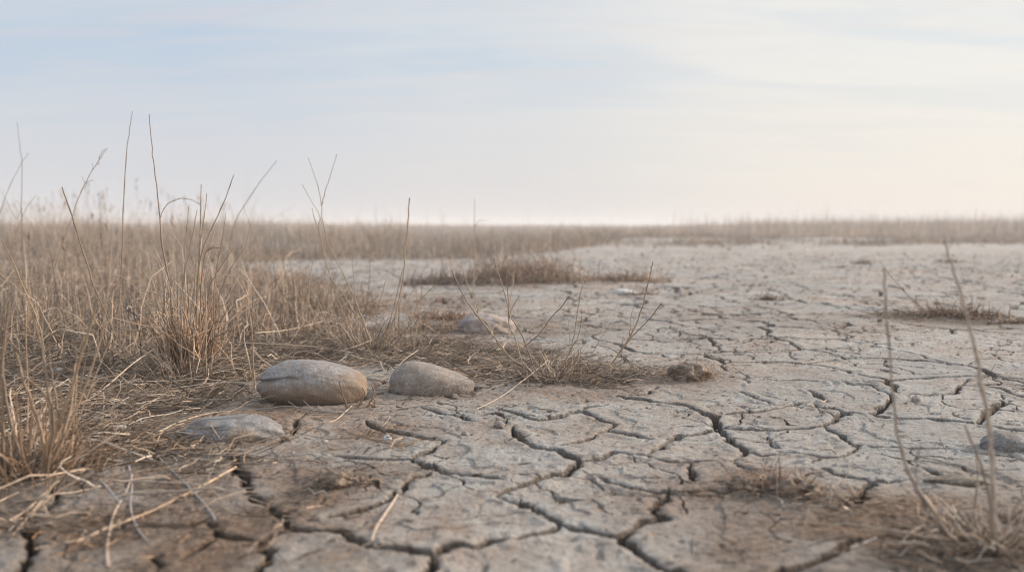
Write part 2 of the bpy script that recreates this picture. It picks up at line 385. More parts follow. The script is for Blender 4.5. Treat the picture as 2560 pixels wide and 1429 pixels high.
# ------------------------------------------------------------------ strands
class Strands:
    def __init__(s): s.v = []; s.f = []; s.c = []; s.n = 0
    def add(s, P, W, Cc, m=2):
        """P (K,n,3) centre lines, W (K,n) widths, Cc (K,3) or (K,n,3) colours; m = 2 ribbon, >2 tube"""
        K, n, _ = P.shape
        T = np.gradient(P, axis=1); T /= np.linalg.norm(T, axis=2, keepdims=True) + 1e-9
        R = rng.normal(size=(K, 1, 3))
        if m == 2: R[..., 2] *= .3
        A = np.cross(T, R); A /= np.linalg.norm(A, axis=2, keepdims=True) + 1e-9
        B = np.cross(T, A)
        if Cc.ndim == 2: Cc = np.repeat(Cc[:, None, :], n, 1)
        if m == 2:
            V = np.stack([P - A * W[..., None] / 2, P + A * W[..., None] / 2], 2)
        else:
            V = np.stack([P + (A * math.cos(2 * math.pi * k / m) + B * math.sin(2 * math.pi * k / m)) * W[..., None] / 2 for k in range(m)], 2)
        id_ = np.arange(K * n * m).reshape(K, n, m) + s.n
        js = range(1) if m == 2 else range(m)
        for j in js:
            k = (j + 1) % m
            s.f.append(np.stack([id_[:, :-1, j], id_[:, :-1, k], id_[:, 1:, k], id_[:, 1:, j]], -1).reshape(-1, 4))
        s.v.append(V.reshape(-1, 3)); s.c.append(np.repeat(Cc[:, :, None, :], m, 2).reshape(-1, 3)); s.n += K * n * m
    def build(s, name, mat, parent=None, origin=None):
        V = np.concatenate(s.v); Fc = np.concatenate(s.f); C = np.concatenate(s.c)
        if origin is not None: V = V - np.array(origin)
        me = bpy.data.meshes.new(name)
        me.vertices.add(len(V)); me.vertices.foreach_set('co', V.astype(np.float32).ravel())
        me.loops.add(len(Fc) * 4); me.loops.foreach_set('vertex_index', Fc.astype(np.int32).ravel())
        me.polygons.add(len(Fc)); me.polygons.foreach_set('loop_start', (np.arange(len(Fc)) * 4).astype(np.int32))
        me.polygons.foreach_set('use_smooth', np.ones(len(Fc), bool))
        at = me.attributes.new('tint', 'FLOAT_COLOR', 'POINT')
        at.data.foreach_set('color', np.concatenate([C, np.ones((len(C), 1))], 1).astype(np.float32).ravel())
        me.update(); me.materials.append(mat)
        o = bpy.data.objects.new(name, me); COL.objects.link(o)
        if origin is not None and parent is None: o.location = origin
        if parent is not None: o.parent = parent
        return o
PAL = np.array([(.54, .42, .315), (.47, .355, .26), (.37, .285, .215), (.68, .56, .44), (.26, .19, .135), (.45, .385, .325), (.15, .108, .08), (.46, .32, .21)])
def cols(K, dark=0., lo=None):
    c = PAL[rng.integers(0, len(PAL), K)] * rng.uniform(.75, 1.15, (K, 1))
    d = rng.random((K, 1)) < dark
    return np.where(d, c * .34, c)
def grow(x, y, z, h, az, lean, curl, n=5, kink=.3, wig=.06):
    """blades of length h leaving the ground at lean (rad from vertical) towards az, bending by curl"""
    K = len(x); t = np.linspace(0, 1, n)[None, :]
    th = lean[:, None] + curl[:, None] * t ** 1.5
    kk = (rng.random(K) < kink)[:, None]; kt = rng.uniform(.3, .85, K)[:, None]; ka = rng.uniform(.5, 1.9, K)[:, None]
    th = th + np.where(kk & (t > kt), ka, 0)
    azs = az[:, None] + np.cumsum(rng.normal(0, wig * 2, (K, n)), 1)
    th = th + rng.normal(0, wig, (K, n))
    st = (h / (n - 1))[:, None]
    dx = np.sin(th) * np.cos(azs) * st; dy = np.sin(th) * np.sin(azs) * st; dz = np.cos(th) * st
    P = np.stack([x[:, None] + np.cumsum(dx, 1) - dx, y[:, None] + np.cumsum(dy, 1) - dy, z[:, None] + np.cumsum(dz, 1) - dz], -1)
    g = base(P[..., 0], P[..., 1])
    P[..., 2] = np.maximum(P[..., 2], g + .002 - .004 * (t == 0))
    return P
def taper(w, n, tip=.25, p=1.5):
    t = np.linspace(0, 1, n)[None, :]
    return w[:, None] * (1 - (1 - tip) * t ** p)
def blades(S, x, y, hm, hs, wmm, lean=.35, curl=.6, n=5, dark=.15, kink=.3, m=2, wig=.06, tint=None):
    K = len(x)
    h = hm * np.exp(np.clip(rng.normal(0, hs, K), -2, .75))
    P = grow(x, y, base(x, y), h, rng.uniform(0, 2 * math.pi, K), np.abs(rng.normal(0, lean, K)), rng.normal(0, curl, K), n, kink, wig)
    c = cols(K, dark)
    if tint is not None: c = c * tint
    S.add(P, taper(wmm * .001 * rng.uniform(.6, 1.4, K), n), c, m)

def seedy(S, x, y, hm, hs, w):
    K = len(x); h = hm * np.exp(rng.normal(0, hs, K))
    P = grow(x, y, base(x, y), h, rng.uniform(0, 6.283, K), np.abs(rng.normal(0, .12, K)), rng.normal(0, .25, K), 7, .05, .04)
    c = cols(K, .1); S.add(P, taper(w * .001 * np.ones(K), 7, .4), c, 2)
    for q in range(5):
        f = rng.uniform(0, .9, K)[:, None]; A = P[:, -2] * (1 - f) + P[:, -1] * f
        d = rng.normal(0, .35, (K, 3)); d[:, 2] = np.abs(d[:, 2]) + 1; d *= (w * .0035)
        S.add(np.stack([A, A + d, A + d * 2], 1), np.stack([np.full(K, w * .0006), np.full(K, w * .0016), np.full(K, w * .0003)], 1), c * .9, 2)
def hv(x, y):
    u = x / np.maximum(y, 1)
    return .62 + .66 * (1 - sstep(-.3, .0, u)) + .55 * sstep(.12, .35, u) + .25 * fbm(x * .3, y * .3, 91, 2)
def inpoly(px, py, poly):
    r = np.zeros(px.shape, bool); n = len(poly)
    for i in range(n):
        x1, y1 = poly[i]; x2, y2 = poly[(i + 1) % n]
        c = ((y1 > py) != (y2 > py)) & (px < (x2 - x1) * (py - y1) / (y2 - y1 + 1e-12) + x1)
        r ^= c
    return r
def gpoly(pts): return [G(*p)[:2] for p in pts]
def scatter(poly, K, clump=0, cs=1.5, seed=0):
    xs = [p[0] for p in poly]; ys_ = [p[1] for p in poly]; X_, Y_ = [], []; got = 0
    while got < K:
        x = rng.uniform(min(xs), max(xs), K); y = rng.uniform(min(ys_), max(ys_), K)
        m = inpoly(x, y, poly)
        if clump: m &= rng.random(K) < np.clip(.5 + clump * fbm(x * cs, y * cs, 400 + seed, 3), .02, 1)
        X_.append(x[m]); Y_.append(y[m]); got += m.sum()
    return np.concatenate(X_)[:K], np.concatenate(Y_)[:K]
def clumps(poly, NCL, per, rad, seed=0, cl=0.0, cs=1.):
    """tufts: centres in the polygon, each with its own size, height factor and tone"""
    cx, cy = scatter(poly, NCL, cl, cs, seed)
    hf = np.exp(np.clip(rng.normal(0, .32, NCL), -1, .5)); tone = rng.uniform(.68, 1.25, NCL); hue = rng.normal(0, .05, NCL)
    n = np.maximum(2, (per * np.exp(rng.normal(0, .5, NCL))).astype(int)); id_ = np.repeat(np.arange(NCL), n)
    r = rad * np.exp(rng.normal(0, .3, NCL))[id_] * np.abs(rng.normal(0, .6, len(id_))); a = rng.uniform(0, 6.283, len(id_))
    t = np.stack([tone * (1 + hue), tone, tone * (1 - hue)], -1)[id_]
    return cx[id_] + r * np.cos(a), cy[id_] + r * np.sin(a), hf[id_], t
def tag(o, label, cat, group=None):
    o['label'] = label; o['category'] = cat
    if group: o['group'] = group
    return o
def empty(name, p, label, cat, group=None):
    o = bpy.data.objects.new(name, None); o.empty_display_size = .02; COL.objects.link(o); o.location = p
    return tag(o, label, cat, group)

# ---- the meadow, too many blades to count
S = Strands()
Z1 = gpoly([(-560, 990), (0, 905), (250, 925), (560, 935), (640, 885), (760, 850), (850, 790), (810, 745), (640, 705), (-560, 690)])
x, y, hf, tt = clumps(Z1, 430, 16, .10, 1, 1.6, 2.0); blades(S, x, y, hf * .075, .45, 2.6, .75, 1.1, 8, .25, .65, wig=.2, tint=tt)
x, y, hf, tt = clumps(Z1, 200, 20, .07, 2, 1.5, 1.6); blades(S, x, y, hf * .125, .42, 2.8, .52, .8, 8, .10, .7, wig=.14, tint=tt * 1.1)
x, y = scatter(Z1, 8000, .6, 2, 3); blades(S, x, y, .085, .4, 2.2, 1.15, .5, 5, .6, .3, wig=.14, tint=.8)
x, y = scatter(Z1, 900, 2.0, 2, 23); blades(S, x, y, .15, .4, 3.4, .6, .5, 7, 0, .7, m=4, wig=.12, tint=1.35)
x, y = scatter(Z1, 260, 1.0, 2, 24); blades(S, x, y, .11, .35, 6.0, .5, .9, 7, 0, .7, wig=.16, tint=1.1)
Z1b = gpoly([(640, 880), (760, 850), (1040, 850), (1180, 830), (1080, 790), (900, 760), (800, 700), (640, 690)])
x, y, hf, tt = clumps(Z1b, 90, 26, .09, 31, 1.0, 2.0); blades(S, x, y, hf * .05, .45, 2.6, .8, .9, 6, .3, .5, wig=.16, tint=tt * np.array((1, .86, .74)))
g1 = S.build('near_meadow_grass', MS); g1['kind'] = 'stuff'
S = Strands()
Z2 = gpoly([(-700, 705), (640, 705), (600, 672), (700, 655), (760, 648), (-900, 640)])
x, y, hf, tt = clumps(Z2, 430, 26, .15, 4, 2.4, 1.0); blades(S, x, y, hf * .12, .42, 4.0, .55, .9, 7, .15, .6, wig=.16, tint=tt)
x, y = scatter(Z2, 6000, 1.4, 1.0, 5); blades(S, x, y, .12, .35, 4, 1.0, .5, 4, .4, .3)
Z3 = [(-8, 9.3), (-2.6, 9.3), (-.35, 9.9), (.5, 12), (1.2, 15), (2.2, 20), (2.8, 26), (-20, 26)]
x, y, hf, tt = clumps(Z3, 1150, 26, .28, 6, 2.4, .6); blades(S, x, y, hf * hv(x, y) * .205, .36, 5.5, .38, .6, 5, .12, .35, wig=.09, tint=tt)
x, y = scatter(Z3, 8000, 1.4, .6, 16); blades(S, x, y, .12, .4, 6, .9, .5, 4, .35, .3)
x, y = scatter(Z3, 260, 0, 1, 7); blades(S, x, y, .50, .25, 4.5, .18, .35, 5, .1, .2)
x, y = scatter([(-8, 9), (-2.4, 9), (-5, 18), (-12, 18)], 170, 0, 1, 7); seedy(S, x, y, .66, .14, 5)
x, y = scatter([(-1.3, 2.9), (-1.0, 4.2), (-.4, 5), (-2.6, 6), (-2.4, 3.6)], 26, 0, 1, 17); seedy(S, x, y, .30, .12, 3)
Z3f = [(-8, 9.3), (-2.6, 9.3), (-.35, 9.9), (.5, 12), (1.2, 15), (2.2, 20), (2.8, 26), (-.5, 14), (-2.6, 10.5), (-8, 10.3)]
x, y = scatter(Z3f, 9000, 0, 1, 8); blades(S, x, y, .12, .4, 5, .8, .4, 4, .5, .3)
g2 = S.build('middle_meadow_grass', MS); g2['kind'] = 'stuff'
S = Strands()
Z4b = [(2.0, 24), (6, 27), (11, 25), (17, 28), (26, 40), (2.4, 40)]
x, y, hf, tt = clumps(Z4b, 330, 30, .55, 33, 2.4, .3); blades(S, x, y, hf * hv(x, y) * .22, .36, 9, .38, .6, 4, .12, .2, tint=tt * 1.3)  # far clumps tinted paler: haze fade put into the blade colour
Z4 = [(-20, 26), (1.5, 26), (4, 24), (9, 27), (16, 27), (22, 30), (48, 62), (-50, 62)]
x, y, hf, tt = clumps(Z4, 1300, 26, .7, 9, 1.6, .25); blades(S, x, y, hf * hv(x, y) * .25, .32, 11, .34, .6, 4, .1, .2, tint=tt * 1.3)  # paler tint here too, standing in for thicker haze
Z5 = [(-50, 60), (48, 60), (110, 150), (-110, 150)]
x, y = scatter(Z5, 42000, .8, .15, 10); blades(S, x, y, .30 * hv(x, y), .3, 28, .3, .4, 3, .1, .1, tint=1.2)  # farthest blades also lightened in colour to look hazed
Z6 = [(1.5, 15.5), (5, 14.5), (11, 14), (22, 28), (12, 30), (2, 27)]
x, y, hf, tt = clumps(Z6, 420, 46, .5, 13, 4., .4); blades(S, x, y, hf * .075, .45, 8, .85, .6, 4, .3, .3, tint=tt * .9)
Z7 = [(4, 25), (20, 27), (40, 60), (14, 60)]
x, y = scatter(Z7, 9000, 1.0, .3, 14); blades(S, x, y, .52, .25, 10, .25, .4, 4, .1, .2)
g3_ = S.build('distant_meadow_grass', MS); g3_['kind'] = 'stuff'

# ---- dead plant litter lying on the soil
S = Strands()
def lie(S, x, y, L, Ls, w, rise=.08, dark=.3, n=5, wig=.18, m=2, tint=None):
    K = len(x); h = L * np.exp(rng.normal(0, Ls, K))
    P = grow(x, y, base(x, y) + rng.uniform(.001, .008, K), h, rng.uniform(0, 6.283, K), rng.normal(1.5, rise, K), rng.normal(0, .25, K), n, .15, wig)
    c = cols(K, dark)
    if tint is not None: c = c * tint
    S.add(P, taper(w * .001 * rng.uniform(.5, 1.5, K), n, .5), c, m)
LP = gpoly([(-300, 1429), (2560 + 200, 1429), (2860, 900), (1900, 740), (-500, 740)])
x, y = scatter(LP, 150000, 0)
L_ = litter(x, y); d_ = np.hypot(x, y)
k = rng.random(len(x)) < L_ ** 1.5 * np.clip(2.6 / d_, .2, 1.0)
x, y = x[k][:30000], y[k][:30000]
lie(S, x, y, .038, .5, 1.6, .16, .6, wig=.26, tint=.68)
q = rng.random(len(x)) < .09; lie(S, x[q], y[q], .06, .4, 2.2, .2, 0, 6, wig=.2, tint=1.25)
k = rng.random(len(x)) < .22
lie(S, x[k], y[k], .10, .4, 1.8, .1, .2, 6)
x, y = scatter(LP, 60000, .5, 2)
k = (np.hypot(x, y) < 3.4) & (rng.random(len(x)) < .02 + .33 * soil(x, y) ** 1.3)
lie(S, x[k], y[k], .015, .5, 1.3, .3, .45, 4, wig=.3, tint=np.array((.95, .72, .56)))
x, y = scatter(gpoly([(-200, 1250), (-200, 980), (300, 960), (560, 1040), (480, 1200), (200, 1290)]), 170, 0); lie(S, x, y, .13, .4, 2.4, .12, 0, 7, wig=.08, m=3, tint=1.2)
x, y = scatter(gpoly([(300, 1080), (200, 880), (640, 900), (1200, 870), (1500, 900), (1300, 960), (700, 1010)]), 200, 0); lie(S, x, y, .10, .4, 2.0, .14, .2, 7, wig=.10, m=3, tint=1.2)
lt = S.build('plant_litter', MS); lt['kind'] = 'stuff'

# ---- crumbs of clay and grit
def icos():
    import bmesh
    bm = bmesh.new(); bmesh.ops.create_icosphere(bm, subdivisions=1, radius=1)
    v_ = np.array([q.co[:] for q in bm.verts]); f_ = np.array([[q.index for q in f.verts] for f in bm.faces]); bm.free(); return v_, f_
iv, ifc = icos()
K = 4200
x, y = scatter(LP, K, .9, 3, 12)
k = np.hypot(x, y) < 7; x, y = x[k], y[k]; K1 = len(x)
xf, yf = scatter([(-1, 4), (2.4, 4), (9, 16), (-3, 16)], 450, 1.5, .8, 66); x = np.concatenate([x, xf]); y = np.concatenate([y, yf]); K = len(x)
r = .0011 * np.exp(rng.normal(0, .5, K)) * np.where(np.arange(K) < K1, np.clip(np.hypot(x, y) / 1.8, .8, 1.5), 2.6 + .45 * (y - 4))
V = iv[None] * (1 + rng.normal(0, .22, (K, len(iv), 1))) * r[:, None, None] * rng.uniform(.6, 1.3, (K, 1, 3)) * np.array((1.3, 1, .6))
V = V + np.stack([x, y, base(x, y) + r * .6 + .001], -1)[:, None, :]
Fv = ifc[None] + (np.arange(K) * len(iv))[:, None, None]
cm = bpy.data.meshes.new('clay_crumbs'); cm.from_pydata(V.reshape(-1, 3).tolist(), [], Fv.reshape(-1, 3).tolist())
at = cm.attributes.new('tint', 'FLOAT_COLOR', 'POINT')
cc_ = np.array([(.34, .29, .24), (.22, .16, .115), (.13, .10, .08), (.30, .22, .16)])[rng.integers(0, 4, K)]
at.data.foreach_set('color', np.concatenate([np.repeat(cc_, len(iv), 0), np.ones((K * len(iv), 1))], 1).astype(np.float32).ravel())
cm.materials.append(MST)
o = bpy.data.objects.new('clay_crumbs', cm); COL.objects.link(o); o['kind'] = 'stuff'

# ------------------------------------------------------------------ traced stalks
def catmull(P, k=5):
    P = np.array(P, float)
    if len(P) < 3: return np.array([P[0] + (P[-1] - P[0]) * t for t in np.linspace(0, 1, k + 2)])
    Q = np.vstack([2 * P[0] - P[1], P, 2 * P[-1] - P[-2]]); out = []
    for i in range(1, len(Q) - 2):
        for t in np.linspace(0, 1, k, endpoint=False):
            a, b_, c, d = Q[i - 1:i + 3]
            out.append(.5 * ((2 * b_) + (c - a) * t + (2 * a - 5 * b_ + 4 * c - d) * t * t + (3 * b_ - a - 3 * c + d) * t ** 3))
    out.append(P[-1]); return np.array(out)
STALK = [(.42, .30, .19), (.47, .36, .25), (.36, .25, .16), (.30, .22, .16)]
def stalk(S, pts, Y0, w0=3.2, w1=1.2, slope=0., c=None, nodes=True):
    """pts: pixel points, base first, standing Y0 from the camera plane; slope = how far it leans away (m) by its tip"""
    n = len(pts); s = np.linspace(0, 1, n)
    P = [AT(p[0], p[1], Y0 + slope * t * t) for p, t in zip(pts, s)]
    P = catmull(P, 4); n = len(P)
    P[1:-1] += rng.normal(0, .0006, (n - 2, 3))
    t = np.linspace(0, 1, n); w = (w0 + (w1 - w0) * t) * .00115
    if nodes:
        w = w * (1 + .45 * (rng.random(n) < .13))
    c = np.array(c if c is not None else random.choice(STALK)) * rng.uniform(.9, 1.1)
    C = c[None, :] * (1 - .35 * t[:, None] ** 3)
    S.add(P[None], w[None], C[None], 5)
def stem_part(root, pts, Y0, name='stem', **k):
    S = Strands(); stalk(S, pts, Y0, **k); return S.build(name, MST, root) if False else bind(S, name, root)
def bind(S, name, root, mat=None):
    org = np.array(root.location) if root is not None else None
    V = [v_ - org for v_ in S.v]; S.v = V
    return S.build(name, mat or MST, root)
def disc(px, py, r, K, fy=.7):
    x0, y0, _ = G(px, py); a = rng.uniform(0, 6.283, K); q_ = r * np.sqrt(rng.random(K)) * rng.uniform(.3, 1, K)
    return x0 + q_ * np.cos(a), y0 + q_ * np.sin(a) * fy
def radial(S, px, py, r, K, hm, hs, w, lean, curl, n=6, dark=.1, kink=.25, m=3, fy=.7, tint=None, wig=.07):
    """blades fanning out of a tuft's base"""
    x0, y0, _ = G(px, py); x, y = disc(px, py, r, K, fy)
    az = np.arctan2(y - y0, x - x0) + rng.normal(0, .5, K)
    h = hm * np.exp(rng.normal(0, hs, K))
    P = grow(x, y, base(x, y), h, az, np.abs(rng.normal(lean, lean * .5, K)), rng.normal(curl, .4, K), n, kink, wig)
    c = cols(K, dark)
    if tint is not None: c = c * tint
    S.add(P, taper(w * .001 * rng.uniform(.6, 1.3, K), n), c, m)

# tall clump in the left middle
root = empty('grass_clump', G(470, 930), 'tall dry grass clump with the dense upright orange base, left of the big stone', 'grass clump')
S = Strands()
radial(S, 475, 925, .07, 150, .14, .4, 3.6, .22, .3, 7, .08, .4, tint=np.array((1.25, 1.05, .88)), wig=.12)
radial(S, 450, 935, .14, 300, .08, .4, 1.9, .8, .6, 6, .2, .5)
radial(S, 475, 925, .05, 26, .24, .25, 3.0, .18, .2, 7, 0, .5, 4)
bind(S, 'blade_tuft', root)
Yb = G(470, 925)[1]
for pts, k in [([(455, 930), (440, 880), (425, 720), (410, 640), (400, 545), (388, 440), (380, 370), (373, 285)], dict(w0=4, w1=1.4)),
               ([(400, 545), (408, 525), (420, 510), (440, 499), (455, 496), (478, 499), (500, 510)], dict(w0=2, w1=1)),
               ([(482, 920), (480, 860), (490, 760), (500, 650), (525, 580), (540, 550), (565, 490), (585, 437)], dict(w0=3.6, w1=1.4, c=(.33, .24, .17))),
               ([(488, 925), (490, 850), (495, 700), (500, 600), (502, 540), (503, 460)], dict(w0=3.2, w1=1.6)),
               ([(492, 915), (493, 760), (500, 620), (508, 560), (517, 483)], dict(w0=2.8, w1=1.4)),
               ([(474, 920), (470, 800), (462, 700), (465, 590), (472, 515)], dict(w0=2.8, w1=1.2)),
               ([(460, 925), (452, 800), (458, 700), (475, 620), (493, 525)], dict(w0=2.8, w1=1.2)),
               ([(500, 930), (498, 800), (510, 650), (527, 620), (548, 620)], dict(w0=3.6, w1=1.6, c=(.34, .2, .1))),
               ([(640, 975), (590, 920), (530, 850), (470, 800), (412, 750)], dict(w0=3.6, w1=2.2, c=(.5, .37, .25)))]:
    S = Strands(); stalk(S, pts, Yb, **k); bind(S, 'stem', root)

# slender stalks of the left meadow, each on its own
G1 = 'tall single stalks rising from the left meadow'
def lone(label, base_, lines, wd=1., name='grass_stalk', cat='grass stalk', group=G1, Y0=None, slope=0.):
    r_ = empty(name, G(*base_), label, cat, group); Yq = Y0 or G(*base_)[1]
    for i, (pts, w0, w1) in enumerate(lines):
        S = Strands(); stalk(S, pts, Yq, w0=w0 * wd, w1=w1 * wd, slope=slope); bind(S, 'stem' if i == 0 else 'twig', r_)
    return r_
lone('very tall thin stalk leaning slightly right, second tallest against the sky', (300, 880),
     [([(300, 880), (299, 760), (301, 700), (305, 640), (308, 530), (315, 400), (324, 320), (331, 278)], 3.4, 1.2), ([(301, 705), (308, 690), (316, 680)], 1.5, 1)])
lone('pale bare stalk leaning left, its tip just above the horizon at far left', (330, 940),
     [([(330, 940), (305, 870), (290, 840), (255, 760), (230, 700), (205, 620), (180, 540), (155, 467)], 3.8, 2.2)])
lone('stalk with short side twigs and a ragged seed tip leaning right', (105, 850),
     [([(105, 850), (110, 760), (140, 660), (170, 570), (195, 500), (215, 455), (245, 405), (268, 370)], 3, 1.3),
      ([(214, 457), (208, 448), (205, 440)], 1.2, .8), ([(214, 460), (224, 452), (234, 451)], 1.2, .8), ([(230, 428), (232, 416), (230, 408)], 1.4, .9),
      ([(245, 405), (252, 385), (262, 372)], 2.2, 1), ([(196, 498), (190, 488)], 1.2, .8), ([(240, 412), (250, 408)], 1.2, .9)])
lone('leftmost tall stalk, crossed by a thin twig above the horizon', (62, 800),
     [([(62, 800), (58, 700), (56, 600), (54, 520), (55, 410), (50, 370), (46, 335), (43, 305)], 3.2, 1.0), ([(57, 520), (40, 545), (10, 490)], 1.6, .9),
      ([(0, 535), (20, 475), (50, 415), (72, 382)], 1.8, 1.0), ([(56, 590), (52, 520), (40, 500)], 1.5, 1), ([(40, 590), (60, 530), (90, 488)], 2, 1.2)], 1)
lone('long dark stalk arching over to the right across the meadow', (40, 780),
     [([(40, 780), (75, 715), (110, 680), (150, 655), (210, 630), (270, 613), (320, 605), (390, 608)], 3, 1.2), ([(247, 619), (250, 628)], 1.5, 1.2)])
lone('bare stalk leaning left at the very left edge', (115, 900), [([(115, 900), (105, 840), (90, 790), (60, 720), (30, 650), (5, 600)], 3.8, 2)])
lone('thin pale stalk leaning right behind the tall clump', (560, 800),
     [([(560, 800), (562, 720), (575, 610), (590, 550), (610, 515), (650, 455), (692, 402)], 4, 1.4)], Y0=3.6)
lone('straight stalk planted beside the left end of the big stone', (636, 975),
     [([(636, 975), (633, 900), (631, 820), (632, 740)], 3.4, 1.5), ([(644, 995), (628, 930), (612, 860), (610, 815)], 4, 2), ([(640, 998), (622, 965), (600, 890)], 2.6, 1.5)])

# plant behind the gap between the two large stones
root = empty('grass_clump', G(930, 890), 'loose dry plant with forked stems reaching the sky, behind the gap between the stones', 'grass clump')
S = Strands()
radial(S, 925, 885, .09, 150, .085, .45, 2.2, .5, .5); radial(S, 970, 880, .17, 330, .055, .45, 1.8, 1.1, .4, 6, .4, .4, wig=.2)
radial(S, 860, 850, .08, 60, .12, .35, 2.2, .4, .2)
bind(S, 'blade_tuft', root); Yb = G(930, 885)[1]
for pts, a, b_ in [([(930, 885), (915, 820), (900, 780), (870, 710), (840, 650), (820, 610), (805, 540), (803, 505), (790, 450), (770, 393)], 3.6, 1),
                   ([(804, 515), (812, 480), (822, 450), (835, 410), (842, 385)], 1.8, .9), ([(806, 562), (795, 530), (780, 505), (755, 460)], 1.8, .9),
                   ([(900, 860), (880, 820), (860, 790), (830, 700), (812, 650), (800, 590), (790, 560), (780, 520)], 3, 1), ([(798, 588), (797, 565), (800, 545)], 1.5, 1),
                   ([(942, 900), (960, 860), (975, 830), (995, 760), (1010, 680), (1012, 620), (1020, 560), (1022, 520), (1024, 495)], 4.2, 2.6),
                   ([(952, 890), (970, 820), (985, 765), (1000, 700), (1008, 670)], 2.8, 1.4), ([(1000, 870), (1030, 800), (1050, 750), (1080, 720), (1108, 678)], 2.6, 1.2),
                   ([(965, 880), (962, 800), (940, 790), (950, 750), (965, 700)], 2.2, 1.2), ([(1035, 860), (1040, 830), (1052, 770), (1055, 712)], 2.6, 1.2),
                   ([(945, 890), (905, 805), (880, 770), (855, 730), (812, 682)], 3, 2), ([(920, 870), (890, 770), (885, 700), (880, 650)], 2.2, 1.2),
                   ([(770, 870), (800, 832), (870, 785), (945, 742)], 3, 2), ([(932, 880), (985, 800), (1010, 765), (1040, 712)], 2, 1.2)]:
    S = Strands(); stalk(S, pts, Yb, w0=a, w1=b_); bind(S, 'stem', root)

# far thin stalk in front of the clay flat
lone('faint out of focus thin stalk with a hooked twig, above the pale half buried stone', (1186, 765),
     [([(1186, 765), (1183, 720), (1187, 640), (1186, 560), (1187, 497)], 4.5, 1.5), ([(1184, 700), (1176, 660), (1165, 620), (1164, 600)], 3, 1.5), ([(1187, 570), (1196, 552), (1218, 552)], 2, 1)], group=None)

# branched weed in the centre
root = empty('dry_weed', G(1400, 950), 'leafless spreading weed with branching stems, right of the smaller stone', 'weed')
S = Strands(); radial(S, 1380, 950, .13, 190, .060, .5, 1.9, 1.3, .2, 7, .4, .4, wig=.24); radial(S, 1450, 940, .14, 150, .05, .5, 1.7, 1.35, .2, 6, .4, .4, wig=.24); radial(S, 1380, 948, .05, 40, .05, .4, 2.2, .7, .4, 6, .1)
bind(S, 'basal_litter', root)
Yb = G(1400, 953)[1]
for pts, a, b_ in [([(1372, 955), (1319, 925), (1273, 891), (1235, 841), (1181, 773), (1155, 731), (1130, 675)], 3.8, 1.8),
                   ([(1230, 838), (1222, 812), (1195, 785), (1185, 748), (1168, 710), (1155, 664)], 2.4, 1),
                   ([(1195, 782), (1190, 760), (1184, 740)], 1.8, 1),
                   ([(1345, 945), (1319, 920), (1302, 895), (1290, 853), (1273, 807), (1269, 761), (1252, 702), (1233, 645)], 3.6, 1.4),
                   ([(1273, 800), (1271, 773), (1267, 710), (1260, 652)], 2.2, 1.2), ([(1273, 790), (1275, 752), (1286, 689)], 2, 1.1),
                   ([(1274, 795), (1277, 778), (1286, 758), (1298, 740)], 3, 1.6),
                   ([(1368, 955), (1350, 935), (1336, 920), (1319, 874), (1302, 832), (1277, 794)], 3.2, 2),
                   ([(1310, 865), (1325, 855), (1349, 832), (1378, 794), (1400, 770), (1424, 740)], 2.8, 1.8),
                   ([(1385, 950), (1395, 925), (1416, 895), (1433, 849), (1441, 799), (1449, 744), (1458, 715), (1460, 692)], 2.8, 1.2),
                   ([(1422, 885), (1432, 865), (1445, 841), (1452, 810), (1454, 790)], 2.2, 1),
                   ([(1438, 962), (1449, 954), (1487, 939), (1525, 912), (1559, 866), (1584, 824), (1605, 769), (1617, 719), (1626, 685), (1632, 654)], 4.4, 1.6),
                   ([(1560, 866), (1588, 832), (1622, 799), (1653, 759)], 2.8, 1.6), ([(1573, 845), (1577, 820), (1578, 795), (1584, 769)], 2.2, 1),
                   ([(1320, 922), (1290, 905), (1262, 885), (1240, 850)], 2.6, 1.6), ([(1400, 958), (1430, 930), (1448, 890), (1455, 870)], 2, 1.2),
                   ([(1470, 950), (1500, 935), (1530, 925), (1560, 905)], 2, 1.2)]:
    S = Strands(); stalk(S, pts, Yb, w0=a, w1=b_, slope=random.uniform(-.08, .08)); bind(S, 'stem', root)

# foreground tuft at the left edge
root = empty('grass_tuft', G(70, 1190), 'coarse out of focus tuft of orange dry blades at the bottom left edge', 'grass tuft')
S = Strands()
radial(S, 60, 1180, .07, 75, .11, .45, 3.4, .5, .3, 6, .1, .4, 4, 1.0, tint=np.array((1., .9, .8)))
radial(S, 90, 1185, .11, 200, .06, .4, 2.0, .9, .4, 5, .3, .3, 3, 1.0, tint=np.array((.9, .75, .6)))
bind(S, 'blade_tuft', root); Yb = G(70, 1180)[1]
for pts, a, b_ in [([(10, 1190), (8, 1050), (5, 950), (12, 850), (22, 760)], 4.6, 2), ([(60, 1195), (45, 1120), (25, 1050), (10, 960), (0, 900)], 4.4, 2.2),
                   ([(95, 1200), (120, 1120), (165, 1010), (190, 930), (215, 850), (238, 770)], 5, 2), ([(110, 1190), (108, 1100), (85, 1020), (60, 950), (40, 880)], 4.4, 2.4),
                   ([(120, 1150), (130, 1060), (112, 985), (62, 940)], 3.6, 2), ([(140, 1080), (118, 960), (105, 870), (88, 800)], 3, 1.6), ([(150, 1060), (140, 1000), (128, 930), (120, 860)], 2.6, 1.6)]:
    S = Strands(); stalk(S, pts, Yb, w0=a * 1.2, w1=b_ * 1.1, nodes=False); bind(S, 'stem', root)

